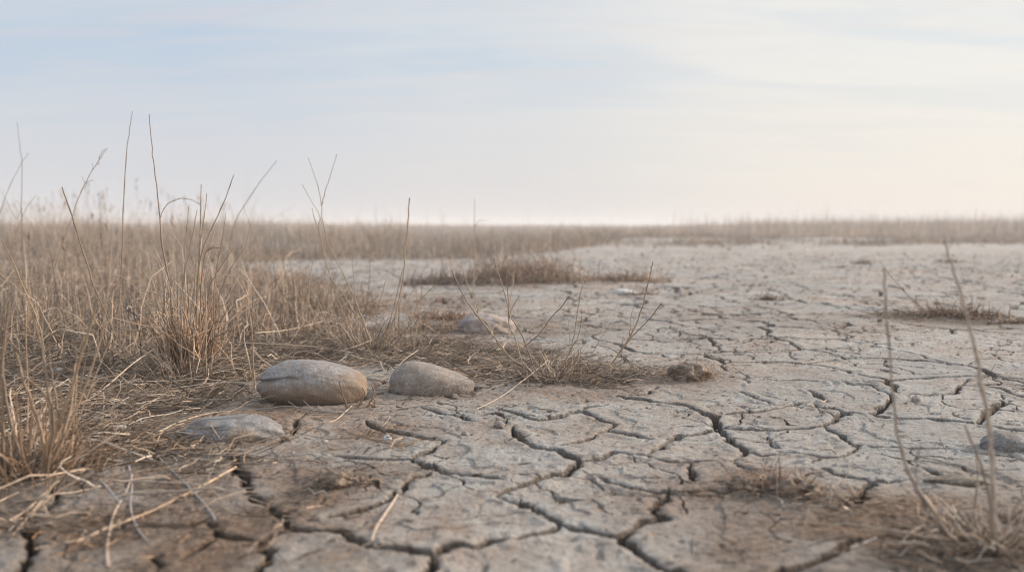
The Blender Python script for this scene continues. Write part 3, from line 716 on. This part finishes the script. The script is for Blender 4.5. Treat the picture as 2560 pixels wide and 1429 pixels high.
# foreground plant at the right edge
root = empty('dry_weed', G(2440, 1385), 'out of focus dry plant with two long curved stems at the bottom right', 'weed')
S = Strands()
radial(S, 2470, 1375, .05, 70, .06, .4, 3.2, 1.0, .3, 6, .15, .3, 4, 1.0); radial(S, 2540, 1380, .04, 40, .06, .4, 2.6, .8, .4, 6, .1, .3, 4, 1.0)
bind(S, 'basal_litter', root); Yb = G(2440, 1375)[1]
for pts, a, b_ in [([(2400, 1365), (2370, 1330), (2325, 1270), (2285, 1205), (2258, 1140), (2243, 1075), (2233, 1000), (2225, 880), (2215, 760), (2210, 665)], 3.8, 1.5),
                   ([(2492, 1375), (2482, 1200), (2478, 1100), (2465, 1010), (2440, 880), (2410, 760), (2385, 680), (2360, 600)], 4.6, 1.5),
                   ([(2488, 1370), (2470, 1225), (2445, 1145), (2412, 1062)], 3.6, 1.2), ([(2385, 1350), (2330, 1290), (2300, 1240), (2290, 1165), (2302, 1110)], 2.4, 1),
                   ([(2420, 1375), (2380, 1352), (2280, 1332), (2140, 1312), (2030, 1308)], 2.6, 1.2), ([(2440, 1330), (2445, 1370), (2462, 1400), (2482, 1450)], 3.2, 2),
                   ([(2490, 1365), (2520, 1330), (2550, 1315), (2590, 1310)], 4, 2.4), ([(2480, 1370), (2520, 1370), (2560, 1385), (2600, 1420)], 3.6, 2),
                   ([(2450, 1360), (2435, 1320), (2428, 1250)], 2, 1), ([(2500, 1365), (2530, 1290), (2550, 1240)], 2.4, 1.4)]:
    S = Strands(); stalk(S, pts, Yb, w0=a * 1.08, w1=b_ * 1.1, c=random.choice([(.5, .4, .31), (.42, .32, .24), (.36, .28, .22)])); bind(S, 'stem', root)

# mats and small tufts on the clay
def mat_tuft(name, label, cat, px, py, r, fy, K, h, w, group=None, lean=.9, dark=.25, tint=None, n=5):
    S = Strands(); x, y = disc(px, py, r, K, fy)
    hh = h * np.exp(rng.normal(0, .4, K))
    P = grow(x, y, base(x, y), hh, rng.uniform(0, 6.28, K), np.abs(rng.normal(lean, .4, K)), rng.normal(.4, .9, K), n, .5, .25)
    c = cols(K, dark)
    if tint is not None: c = c * np.array(tint)
    S.add(P, taper(w * .001 * rng.uniform(.6, 1.4, K), n, .4), c, 3)
    o = S.build(name, MS, None, G(px, py)); return tag(o, label, cat, group)
mat_tuft('low_grass_mat', 'wide low mat of dead grass in the middle distance behind the weed', 'grass mat', 1310, 702, .50, .60, 1300, .13, 4.2, lean=.75, n=7, dark=.12, tint=(1.2, 1.1, 1.06))
mat_tuft('low_grass_mat', 'thin trailing right end of the middle mat, pale and sparse', 'grass mat', 1570, 705, .30, .5, 760, .055, 4, lean=.9, dark=.1, tint=(1.2, 1.1, 1.04))
mat_tuft('low_grass_mat', 'purple grey sparse patch of dead grass at the left end of the middle mat', 'grass mat', 1090, 712, .26, .6, 500, .06, 4, lean=.7, tint=(.75, .7, .75))
S = Strands()
o = mat_tuft('low_grass_mat', 'flat tangled mat of dead grass on the right clay, a twig standing out', 'grass mat', 2385, 793, .235, .36, 1300, .04, 3.0, lean=1.25, tint=(.85, .74, .64), n=6)
S = Strands(); Yq = G(2330, 790)[1]
stalk(S, [(2320, 785), (2290, 757), (2262, 730), (2240, 705), (2215, 675)], Yq, 4, 2, c=(.3, .21, .13))
stalk(S, [(2262, 730), (2256, 716)], Yq, 2.5, 2, c=(.3, .21, .13)); stalk(S, [(2290, 757), (2290, 738)], Yq, 2.5, 2, c=(.3, .21, .13))
bind(S, 'twig', o)
mat_tuft('low_grass_mat', 'narrow end of dead grass running off the right edge', 'grass mat', 2540, 812, .12, .4, 450, .03, 3, lean=1.1, tint=(.85, .72, .6))
mat_tuft('dead_tuft', 'small domed tuft of curly dead grass, right of the weed', 'dead tuft', 1722, 952, .062, .75, 520, .030, 1.4, lean=1.15, tint=(.85, .68, .52), n=7)
mat_tuft('dead_tuft', 'flattened brown root tuft on the clay at the lower right', 'dead tuft', 1945, 1228, .058, .6, 150, .030, 1.8, lean=1.0, tint=(.72, .55, .42), n=7)
mat_tuft('dead_tuft', 'crumbly little brown tuft on the clay in the lower left middle', 'dead tuft', 855, 1212, .026, .9, 60, .014, 1.6, lean=1.1, tint=(.9, .65, .48), n=6)
mat_tuft('dead_tuft', 'dark speck of grass far out on the clay at the right', 'dead tuft', 2155, 662, .12, .5, 160, .045, 5, lean=1, tint=(.6, .5, .42))
mat_tuft('dead_tuft', 'dark speck of grass farthest right on the clay', 'dead tuft', 2372, 655, .14, .5, 90, .04, 5, lean=1, tint=(.65, .5, .4))
mat_tuft('dead_tuft', 'small dark tuft on the clay above the centre right', 'dead tuft', 1915, 750, .075, .5, 120, .03, 3, lean=.9, tint=(.6, .48, .38))
mat_tuft('dead_tuft', 'tiny dark tuft just right of the small dark one', 'dead tuft', 2005, 758, .05, .5, 60, .016, 3, lean=1.1, tint=(.5, .42, .33))
mat_tuft('dead_tuft', 'thin scatter of grass beside the white flake stone', 'dead tuft', 1610, 738, .10, .5, 120, .03, 3, lean=1, tint=(.7, .55, .42))
mat_tuft('dead_tuft', 'black crumbly speck of plant on the clay behind the domed tuft', 'dead tuft', 1757, 852, .022, .7, 60, .02, 2.2, lean=.8, tint=(.3, .27, .24))
mat_tuft('dead_tuft', 'brown tuft of crushed grass behind the far stone', 'dead tuft', 1110, 800, .17, .5, 420, .035, 2.6, lean=.95, tint=(.85, .66, .5))

# single straws lying on the ground
def straw(label, pts, w0, w1, lift=.0, c=None, group='loose straws lying on the ground'):
    S = Strands(); P = []
    for i, p in enumerate(pts):
        z = p[2] if len(p) > 2 else 0.0
        g_ = np.array(G(p[0], p[1]))
        if z:
            dx, dy, dz = ray(p[0], p[1]); tt = (g_[2] + z - HC) / dz; g_ = np.array((dx * tt, dy * tt, g_[2] + z))
        else: g_[2] += .003
        P.append(g_)
    P = catmull(P, 5); n = len(P); t = np.linspace(0, 1, n)
    w = (w0 + (w1 - w0) * t) * .0012
    cc0 = np.array(c or (.48, .35, .22)) * np.array((1.0, 1.08, 1.2)); S.add(P[None], w[None], np.repeat(cc0[None, None], n, 1), 6)
    o = S.build('straw', MST, None, tuple(P[0])); return tag(o, label, 'straw', group)
straw('long pinkish straw lying slantwise across the cracked soil at lower left', [(590, 1172), (500, 1222), (380, 1282), (270, 1325), (190, 1360)], 3.4, 2.2, c=(.52, .34, .2))
straw('curved split straw bending down to the bottom edge at left', [(270, 1425), (268, 1370), (285, 1290), (315, 1235), (332, 1190)], 3.2, 2.2, c=(.45, .32, .22))
straw('grey bent stem beside the curved split straw', [(322, 1170), (330, 1215), (326, 1270), (340, 1320), (370, 1360)], 2.8, 1.8, c=(.34, .29, .25))
straw('thin grey curved stem ending at a crack in the lower left', [(390, 1140), (430, 1180), (475, 1225), (520, 1275), (540, 1308)], 1.8, 2.2, c=(.33, .3, .27))
straw('grey violet stem sloping down from the left tuft', [(190, 1130), (225, 1180), (260, 1215), (298, 1260)], 3.4, 2.6, c=(.34, .3, .29))
straw('long straw from the left tuft to the left edge, upper one', [(210, 1150), (150, 1195), (60, 1230), (-10, 1262)], 2.6, 1.8, c=(.5, .36, .24))
straw('straw pointing down left to the dark crack, lower one of the pair', [(185, 1160), (120, 1230), (60, 1285), (0, 1318)], 2.6, 2.2, c=(.47, .32, .2))
straw('straw reaching farthest down of the pair under the left tuft', [(190, 1165), (130, 1225), (85, 1280), (30, 1345)], 2.4, 1.8, c=(.44, .3, .19))
straw('bright long straw running up to the foot of the big stone', [(325, 1110), (380, 1092), (440, 1062), (500, 1038, .006), (560, 1028, .008), (640, 1026, .008)], 3.0, 1.8, c=(.56, .41, .26))
straw('dark grey stem lying in front of the big stone', [(410, 1035), (560, 1028), (660, 1022, .006), (718, 1015, .010), (790, 1026, .006), (870, 1036), (960, 1030), (1055, 1017)], 2.6, 1.6, c=(.24, .2, .165))
straw('thin pale straw from the front of the stone towards the right', [(780, 1040), (880, 1038), (980, 1040), (1058, 1039)], 1.4, 1.0, c=(.42, .31, .22))
straw('short pale straw slanting below the right end of the big stone', [(880, 1016), (858, 1038), (835, 1055), (800, 1060)], 2.0, 1.4, c=(.56, .43, .3))
straw('small curved straw between the big stone and the crack', [(975, 1042), (970, 1054), (955, 1070)], 1.2, .9, c=(.5, .38, .26))
straw('thick pale straw stub lying over a crack in the lower middle', [(994, 1243), (966, 1285), (940, 1325), (928, 1358)], 3.4, 2.2, c=(.52, .38, .26))
straw('long grey straw along the soil below the flat stone', [(290, 1108), (360, 1128), (450, 1135), (560, 1142), (700, 1152)], 2.0, 1.6, c=(.34, .26, .2))
straw('pale straw pointing down left from the weed', [(1368, 902, .03), (1340, 925, .02), (1311, 948, .012), (1260, 990), (1225, 1010), (1191, 1026)], 1.8, 1.6, c=(.52, .39, .27))
straw('thin parallel straw beside the pale one under the weed', [(1320, 938, .01), (1260, 962), (1210, 980), (1190, 990)], 1.4, 1.0, c=(.48, .36, .25))
straw('light horizontal straw behind the big stone', [(520, 852, .04), (640, 858, .035), (760, 864, .025), (890, 885)], 2.4, 1.8, c=(.5, .38, .26))
straw('pale straw rising left to the plant behind the stones', [(930, 850, .03), (870, 872, .02), (820, 892)], 2.6, 2, c=(.56, .42, .27))
straw('bent pale straw crossing the dead grass behind the big stone', [(636, 832, .05), (720, 824, .05), (806, 803, .06)], 2.6, 1.8, c=(.55, .42, .29))
straw('straight bleached straw lying across the gap in the left foreground grass', [(385, 872, .05), (330, 910, .03), (260, 970, .012), (180, 1030)], 3, 2.4, c=(.5, .37, .26))
straw('thin bent straw looping in front of the left meadow', [(280, 1000), (310, 1000, .01), (335, 1030), (358, 1066)], 1.8, 1.6, c=(.55, .44, .33))
straw('dark twig leaning over the smaller stone', [(980, 975), (975, 940, .02), (1010, 900, .05), (1045, 875, .05)], 2.4, 1.6, c=(.4, .29, .2))
straw('short dark splinter at the lower right', [(1850, 1355), (1862, 1378), (1876, 1398)], 1.8, 1.4, c=(.2, .17, .15))
straw('pale splinter lying by the lower right crack', [(2190, 1350), (2160, 1362), (2125, 1375)], 2, 1.4, c=(.45, .38, .32))
straw('short orange splinter standing on the root tuft', [(1882, 1222), (1893, 1205), (1905, 1192)], 2, 1.6, c=(.5, .32, .18))

# ------------------------------------------------------------------ stones
def stone_mat(name, base_c, dark, warm, warm_ramp=(.45, .6), wscale=5, soil=None, gr=1.):
    m, nt, b, out = newmat(name)
    oc = N(nt, 'ShaderNodeTexCoord').outputs['Object']
    a = noise(nt, oc, 9, 5, .6); g = noise(nt, oc, 260, 3, .75); w = noise(nt, oc, wscale, 3, .5, .5); f = noise(nt, oc, 60, 4, .6)
    c = mix(nt, ramp(nt, a, [(.35, g3(1)), (.62, g3(0))]), base_c, dark)
    c = mix(nt, ramp(nt, w, [(warm_ramp[0], g3(0)), (warm_ramp[1], g3(.8))]), c, warm)
    c = mix(nt, ramp(nt, g, [(.34, g3(.7)), (.47, g3(0))]), c, (dark[0] * .5, dark[1] * .5, dark[2] * .5))
    c = mix(nt, ramp(nt, g, [(.55, g3(0)), (.68, g3(.6))]), c, (.50, .47, .44))
    c = mix(nt, ramp(nt, f, [(.40, g3(.55)), (.53, g3(0))]), c, (.16, .12, .09))
    if soil:
        z = N(nt, 'ShaderNodeSeparateXYZ'); nt.links.new(oc, z.inputs[0])
        s_ = math_(nt, 'ADD', z.outputs[2], math_(nt, 'ADD', math_(nt, 'MULTIPLY', math_(nt, 'SUBTRACT', w, .5), .07), math_(nt, 'MULTIPLY', math_(nt, 'SUBTRACT', f, .5), .06)))
        s_ = math_(nt, 'SUBTRACT', s_, math_(nt, 'MULTIPLY', z.outputs[0], soil[1]))
        c = mix(nt, ramp(nt, math_(nt, 'MULTIPLY', s_, 10), [(soil[0] * 10, g3(.75)), (soil[0] * 10 + .55, g3(0))]), c, (.22, .145, .09))
    nt.links.new(c, b.inputs['Base Color']); b.inputs['Roughness'].default_value = .8; b.inputs['Specular IOR Level'].default_value = .3
    h = math_(nt, 'ADD', math_(nt, 'MULTIPLY', g, .5), f)
    bp = N(nt, 'ShaderNodeBump', inp={'Strength': .8, 'Distance': .003 * gr}); nt.links.new(h, bp.inputs['Height']); nt.links.new(bp.outputs[0], b.inputs['Normal'])
    return m
import bmesh
def stone(name, label, cx, cy, L, D, H, prof, mat, rot=0., bury=.25, crease=None, power=.85, seed=1, tilt=0., rough=.02, lump=None, group='river stones resting on the clay', sub=6, cat='stone'):
    bm = bmesh.new(); bmesh.ops.create_icosphere(bm, subdivisions=sub, radius=1)
    P = np.array([q_.co[:] for q_ in bm.verts])
    a, d, c = P.T
    A = np.sign(a) * np.abs(a) ** power; Dp = np.sign(d) * np.abs(d) ** power; Cp = np.sign(c) * np.abs(c) ** power
    nrm = (np.abs(A) ** 2.3 + np.abs(Dp) ** 2.3 + np.abs(Cp) ** 2.3) ** (1 / 2.3)
    A, Dp, Cp = A / nrm, Dp / nrm, Cp / nrm
    xs_, hs_, ds_ = prof
    hh = np.interp(A, xs_, hs_); dd = np.interp(A, xs_, ds_)
    k_ = 1 + rough * fbm(A * 1.7 + seed * 7, Cp * 1.7 + Dp * 1.3, seed, 3) * 2 + .004 * fbm(A * 14, Cp * 14 + Dp * 9, seed + 5, 3)
    if crease:
        for (x0, z0, x1, z1, wd, dp_) in crease:
            tt = np.clip(((A - x0) * (x1 - x0) + (Cp - z0) * (z1 - z0)) / ((x1 - x0) ** 2 + (z1 - z0) ** 2), 0, 1)
            dist = np.hypot(A - x0 - tt * (x1 - x0), Cp - z0 - tt * (z1 - z0))
            below = (Cp - z0 - tt * (z1 - z0)) < 0
            ww = np.where(below, wd * 4.5, wd)
            k_ -= dp_ * np.exp(-(dist / ww) ** 2) * (Dp < .25) * (1 - .6 * np.abs(tt - .4))
    x_ = A * L / 2 * k_; y_ = Dp * D / 2 * dd * k_
    z_ = Cp * H / 2 * k_ * np.where(Cp > 0, hh, 1)
    x_, z_ = x_ * math.cos(tilt) - z_ * math.sin(tilt), x_ * math.sin(tilt) + z_ * math.cos(tilt)
    xr = x_ * math.cos(rot) - y_ * math.sin(rot); yr = x_ * math.sin(rot) + y_ * math.cos(rot)
    for q_, x1, y1, z1 in zip(bm.verts, xr, yr, z_): q_.co = (x1, y1, z1)
    me = bpy.data.meshes.new(name); bm.to_mesh(me); bm.free()
    me.polygons.foreach_set('use_smooth', np.ones(len(me.polygons), bool)); me.materials.append(mat)
    o = bpy.data.objects.new(name, me); COL.objects.link(o)
    o.location = (cx, cy, float(base(cx, cy)) + H / 2 * (1 - 2 * bury)); return tag(o, label, cat, group)
M1 = stone_mat('stone_grey', (.27, .253, .245), (.18, .172, .172), (.30, .25, .205), (.50, .66), 8, soil=(-.029, .12))
M2 = stone_mat('stone_tan', (.265, .228, .195), (.19, .17, .155), (.27, .21, .165), (.42, .6), 8, gr=.6)
M3 = stone_mat('stone_blue', (.235, .23, .23), (.15, .15, .155), (.34, .25, .16), (.50, .60), 9)
M4 = stone_mat('stone_dark', (.19, .18, .17), (.12, .12, .12), (.2, .17, .14), (.55, .7), 12)
M5 = stone_mat('stone_white', (.62, .60, .57), (.45, .43, .4), (.5, .42, .33), (.5, .7), 12)
pr = np.array
stone('stone', 'largest grey stone with a crease at its upper left end', *(AT(783, 972, 1.955)[:2]), .216, .14, .094,
      (pr([-1, -.6, -.2, .3, .7, 1]), pr([1.02, 1.08, 1.06, 1.0, .96, .95]), pr([.95, 1, 1, 1.03, 1.02, 1.0])), M1, rot=.08, bury=.15,
      crease=[(-.99, .16, -.36, .46, .032, .10)], power=.70, seed=3, tilt=-.05, rough=.035)
stone('stone', 'smooth tan stone tapering to the right, second of the two large ones', *(AT(1080, 964, 2.055)[:2]), .176, .12, .092,
      (pr([-1, -.6, -.2, .3, .7, 1]), pr([1.15, 1.18, 1.0, .72, .50, .35]), pr([1, 1.05, 1, .9, .75, .6])), M2, rot=.05, bury=.32, power=.88, seed=8)
stone('stone', 'flat bluish stone half sunk in the soil, nearest of the stones', *(AT(585, 1072, 1.63)[:2]), .163, .115, .058,
      (pr([-1, -.6, -.2, .15, .5, 1]), pr([.75, .95, .9, 1.0, 1.0, .8]), pr([.7, .8, .95, 1, .9, .8])), M3, rot=-.12, bury=.38,
      crease=[(-.8, .35, -.2, .5, .05, .06), (.0, .6, .12, -.2, .09, .07)], power=.95, seed=12, rough=.04)
stone('stone', 'half buried violet grey stone in the distance behind the weed stems', *(AT(1220, 815, 3.2)[:2]), .19, .13, .09,
      (pr([-1, -.5, 0, .3, 1]), pr([1, 1.1, 1.0, .9, .8]), pr([1, 1, 1, 1, .8])), stone_mat('stone_rose', (.36, .30, .28), (.2, .18, .185), (.42, .33, .26), (.42, .56), 9), rot=.1, bury=.30, power=.85, seed=15, rough=.05)
stone('stone', 'small dark grey stone at the right edge', *(AT(2516, 1115, 1.53)[:2]), .075, .06, .045,
      (pr([-1, -.4, .2, 1]), pr([.9, 1.1, 1.0, .8]), pr([1, 1, 1, 1])), M4, bury=.42, power=.9, seed=18, rough=.05)
stone('clay_slab', 'low olive slab of lifted clay, right of the lower right crack', *(AT(2385, 1215, 1.33)[:2]), .085, .03, .018,
      (pr([-1, -.4, .2, 1]), pr([.6, .8, 1.0, 1.1]), pr([.5, .8, 1, 1])), stone_mat('slab_clay', (.2, .17, .125), (.13, .11, .08), (.24, .18, .12)), rot=-.15, bury=.3, power=.9, seed=22, rough=.08, group=None, cat='clay slab')
stone('stone', 'white flat flake stone far out on the clay', *(AT(1560, 730, 5.0)[:2]), .15, .09, .04,
      (pr([-1, -.4, .2, 1]), pr([.8, 1.1, .9, .6]), pr([1, 1, 1, .7])), M5, bury=.3, power=.9, seed=25)
for i, (px, py, r, m_, lb) in enumerate([(968, 1099, .0065, M5, 'bright white pebble below the gap of the stones'), (815, 1108, .0045, M5, 'dull white pebble left of the brighter one'),
                                     (1163, 1090, .0065, M2, 'orange pebble beside the crack corner'), (303, 1075, .008, M5, 'round whitish pebble in the left foreground litter'),
                                     (140, 937, .014, M3, 'pale blue stone chip among the left grass'), (1248, 1068, .009, M2, 'grey pebble at the left end of a crack'),
                                     (2290, 1005, .009, M2, 'rounded grey clod of clay behind the right crack'), (735, 1135, .003, M5, 'tiny white grain near the left crack')]):
    x_, y_, _ = G(px, py)
    stone('pebble', lb, x_, y_, r * 2.2, r * 1.8, r * 1.6, (pr([-1, 0, 1]), pr([1, 1, .9]), pr([1, 1, 1])), m_, rot=i * 1.1, bury=.2, power=.9, seed=40 + i, rough=.08, group='small pebbles on the soil', sub=4, cat='pebble')

MC = stone_mat('crumbly_soil', (.20, .145, .105), (.10, .072, .052), (.28, .19, .125), (.45, .6), 30)
tufts = {o.get('label', '')[:14]: o for o in COL.objects if o.name.startswith('dead_tuft')}
for key, dx, dy, L, D, H, sd_ in [('flattened brow', 0, 0, .06, .04, .036, 61), ('flattened brow', -.04, .01, .05, .035, .030, 62), ('flattened brow', .035, -.006, .045, .03, .030, 66), ('small domed tu', 0, 0, .085, .06, .046, 63), ('crumbly little', -.005, 0, .05, .03, .030, 64), ('crumbly little', .02, .004, .022, .02, .022, 65)]:
    t_ = tufts[key]
    o = stone('soil_clump', 'x', t_.location.x + dx, t_.location.y + dy, L, D, H, (pr([-1, 0, 1]), pr([.8, 1, .8]), pr([.9, 1, .9])), MC, rot=sd_ * .3, bury=.42, power=1.1, seed=sd_, rough=.34, group=None, sub=5)
    del o['label'], o['category']; o.location = o.location - t_.location; o.parent = t_
# small dark roots around the big stone
S = Strands()
for pts in [[(895, 1020), (905, 1000), (912, 985), (906, 968)], [(918, 1018), (930, 995), (935, 975), (928, 962)], [(925, 1022), (938, 1010), (930, 990)],
            [(905, 1022), (925, 1012), (945, 1018)]]:
    stalk(S, pts, G(910, 1020)[1], 3.2, 1.6, c=(.26, .15, .09))
o = S.build('root_sprout', MST, None, G(915, 1020)); tag(o, 'brown root sprout against the right end of the big stone', 'root')
S = Strands()
stalk(S, [(868, 1022), (862, 1000), (856, 985), (848, 952)], G(868, 1024)[1] - .0, 3.4, 1.6, c=(.2, .12, .075))
stalk(S, [(868, 1022), (880, 1010), (895, 1016), (905, 1006)], G(868, 1024)[1], 2.4, 1.4, c=(.28, .17, .1))
o = S.build('root_sprout', MST, None, G(868, 1022)); tag(o, 'thin crooked root in front of the big stone', 'root')

# ------------------------------------------------------------------ sky, sun, air
AZ, EL = math.radians(68), math.radians(20)      # azimuth to the right of the view axis, elevation
sv = (math.sin(AZ) * math.cos(EL), math.cos(AZ) * math.cos(EL), math.sin(EL))
w = bpy.data.worlds.new('World'); sc.world = w; w.use_nodes = True
nt = w.node_tree; nt.nodes.clear()
out = nt.nodes.new('ShaderNodeOutputWorld'); bg = nt.nodes.new('ShaderNodeBackground'); nt.links.new(bg.outputs[0], out.inputs[0])
STR = 0.10; bg.inputs[1].default_value = STR
sky = N(nt, 'ShaderNodeTexSky', sky_type='NISHITA', sun_disc=False, sun_elevation=EL, sun_rotation=AZ, altitude=50, air_density=1.0, dust_density=2.0, ozone_density=1.5)
tc = N(nt, 'ShaderNodeTexCoord').outputs['Generated']
sx = N(nt, 'ShaderNodeSeparateXYZ'); nt.links.new(tc, sx.inputs[0])
zc = math_(nt, 'MAXIMUM', sx.outputs[2], 0.0)
dot = N(nt, 'ShaderNodeVectorMath', operation='DOT_PRODUCT'); nt.links.new(tc, dot.inputs[0]); dot.inputs[1].default_value = sv
sd = dot.outputs['Value']
den = math_(nt, 'ADD', zc, .12)
cv = N(nt, 'ShaderNodeCombineXYZ'); nt.links.new(math_(nt, 'DIVIDE', sx.outputs[0], den), cv.inputs[0]); nt.links.new(math_(nt, 'DIVIDE', sx.outputs[1], den), cv.inputs[1])
def cloud(scale, rotz, sc_, det, dist, seed):
    mp = N(nt, 'ShaderNodeMapping', inp={'Rotation': (0, 0, rotz), 'Scale': sc_, 'Location': (seed, seed * .7, 0)}); nt.links.new(cv.outputs[0], mp.inputs[0])
    return noise(nt, mp.outputs[0], scale, det, .55, dist)
ca = cloud(.8, .45, (1, 2.4, 1), 7, .9, 3.1); cb = cloud(2.0, .5, (.8, 3.6, 1), 7, .8, 9.4)
K_ = 1 / STR
def kc(r_, g_, b_): return (r_ * K_, g_ * K_, b_ * K_)
side = ramp(nt, sd, [(.10, g3(0)), (.36, g3(.35)), (.62, g3(1))], 'EASE')       # towards the sun
blue = mix(nt, side, kc(.50, .61, .74), kc(.71, .745, .765))
veil = mix(nt, side, kc(.655, .69, .74), kc(.86, .835, .79))
mauve = mix(nt, side, kc(.70, .655, .69), kc(.80, .745, .70))
fa = ramp(nt, ca, [(.34, g3(0.1)), (.64, g3(1))], 'EASE')
fa = math_(nt, 'MULTIPLY', fa, math_(nt, 'ADD', .5, math_(nt, 'MULTIPLY', side, .6)), clamp=True)
c = mix(nt, fa, blue, veil)
fb = ramp(nt, cb, [(.44, g3(0)), (.72, g3(.45))], 'EASE')
c = mix(nt, fb, c, mauve)
hz = ramp(nt, zc, [(.0, g3(1)), (.06, g3(.75)), (.17, g3(.05))], 'EASE')
c = mix(nt, hz, c, mix(nt, side, kc(.685, .68, .715), kc(.85, .79, .73)))
c = mix(nt, .15, c, sky.outputs[0])
upm = math_(nt, 'ADD', 1.0, math_(nt, 'MULTIPLY', .7, ramp(nt, zc, [(.27, g3(0)), (.6, g3(1))])))
vm = N(nt, 'ShaderNodeVectorMath', operation='SCALE'); nt.links.new(c, vm.inputs[0]); nt.links.new(upm, vm.inputs['Scale']); c = vm.outputs[0]
nt.links.new(c, bg.inputs[0])
sun = bpy.data.lights.new('sun', 'SUN'); sun.energy = 5.0; sun.angle = math.radians(6); sun.color = (1, .86, .73)
so = bpy.data.objects.new('sun', sun); COL.objects.link(so)
from mathutils import Vector
so.rotation_euler = Vector(sv).to_track_quat('Z', 'Y').to_euler()

hm = bpy.data.meshes.new('haze')
bx0, bx1, by0, by1, bz0, bz1 = -1450, 1450, -1450, 1450, -1.6, 1.6
vs = [(bx0, by0, bz0), (bx1, by0, bz0), (bx1, by1, bz0), (bx0, by1, bz0), (bx0, by0, bz1), (bx1, by0, bz1), (bx1, by1, bz1), (bx0, by1, bz1)]
hm.from_pydata(vs, [], [(0, 3, 2, 1), (4, 5, 6, 7), (0, 1, 5, 4), (1, 2, 6, 5), (2, 3, 7, 6), (3, 0, 4, 7)])
m = bpy.data.materials.new('haze_air'); m.use_nodes = True; nt = m.node_tree; nt.nodes.clear()
out = nt.nodes.new('ShaderNodeOutputMaterial'); pv = nt.nodes.new('ShaderNodeVolumePrincipled'); nt.links.new(pv.outputs[0], out.inputs['Volume'])
pv.inputs['Color'].default_value = (.93, .91, .9, 1); pv.inputs['Density'].default_value = .0065; pv.inputs['Anisotropy'].default_value = 0
hm.materials.append(m)
ho = bpy.data.objects.new('haze', hm); COL.objects.link(ho); ho['kind'] = 'stuff'

sc.render.engine = 'CYCLES'
cy = sc.cycles
cy.max_bounces = 8; cy.diffuse_bounces = 3; cy.glossy_bounces = 2; cy.transmission_bounces = 3; cy.volume_bounces = 2; cy.transparent_max_bounces = 8
cy.use_denoising = True; cy.filter_width = 1.1
try: cy.denoiser = 'OPENIMAGEDENOISE'
except Exception: pass
cy.sample_clamp_indirect = 5
vs_ = sc.view_settings; vs_.view_transform = 'Standard'; vs_.look = 'None'; vs_.gamma = 1; vs_.exposure = 0.12; vs_.use_curve_mapping = False
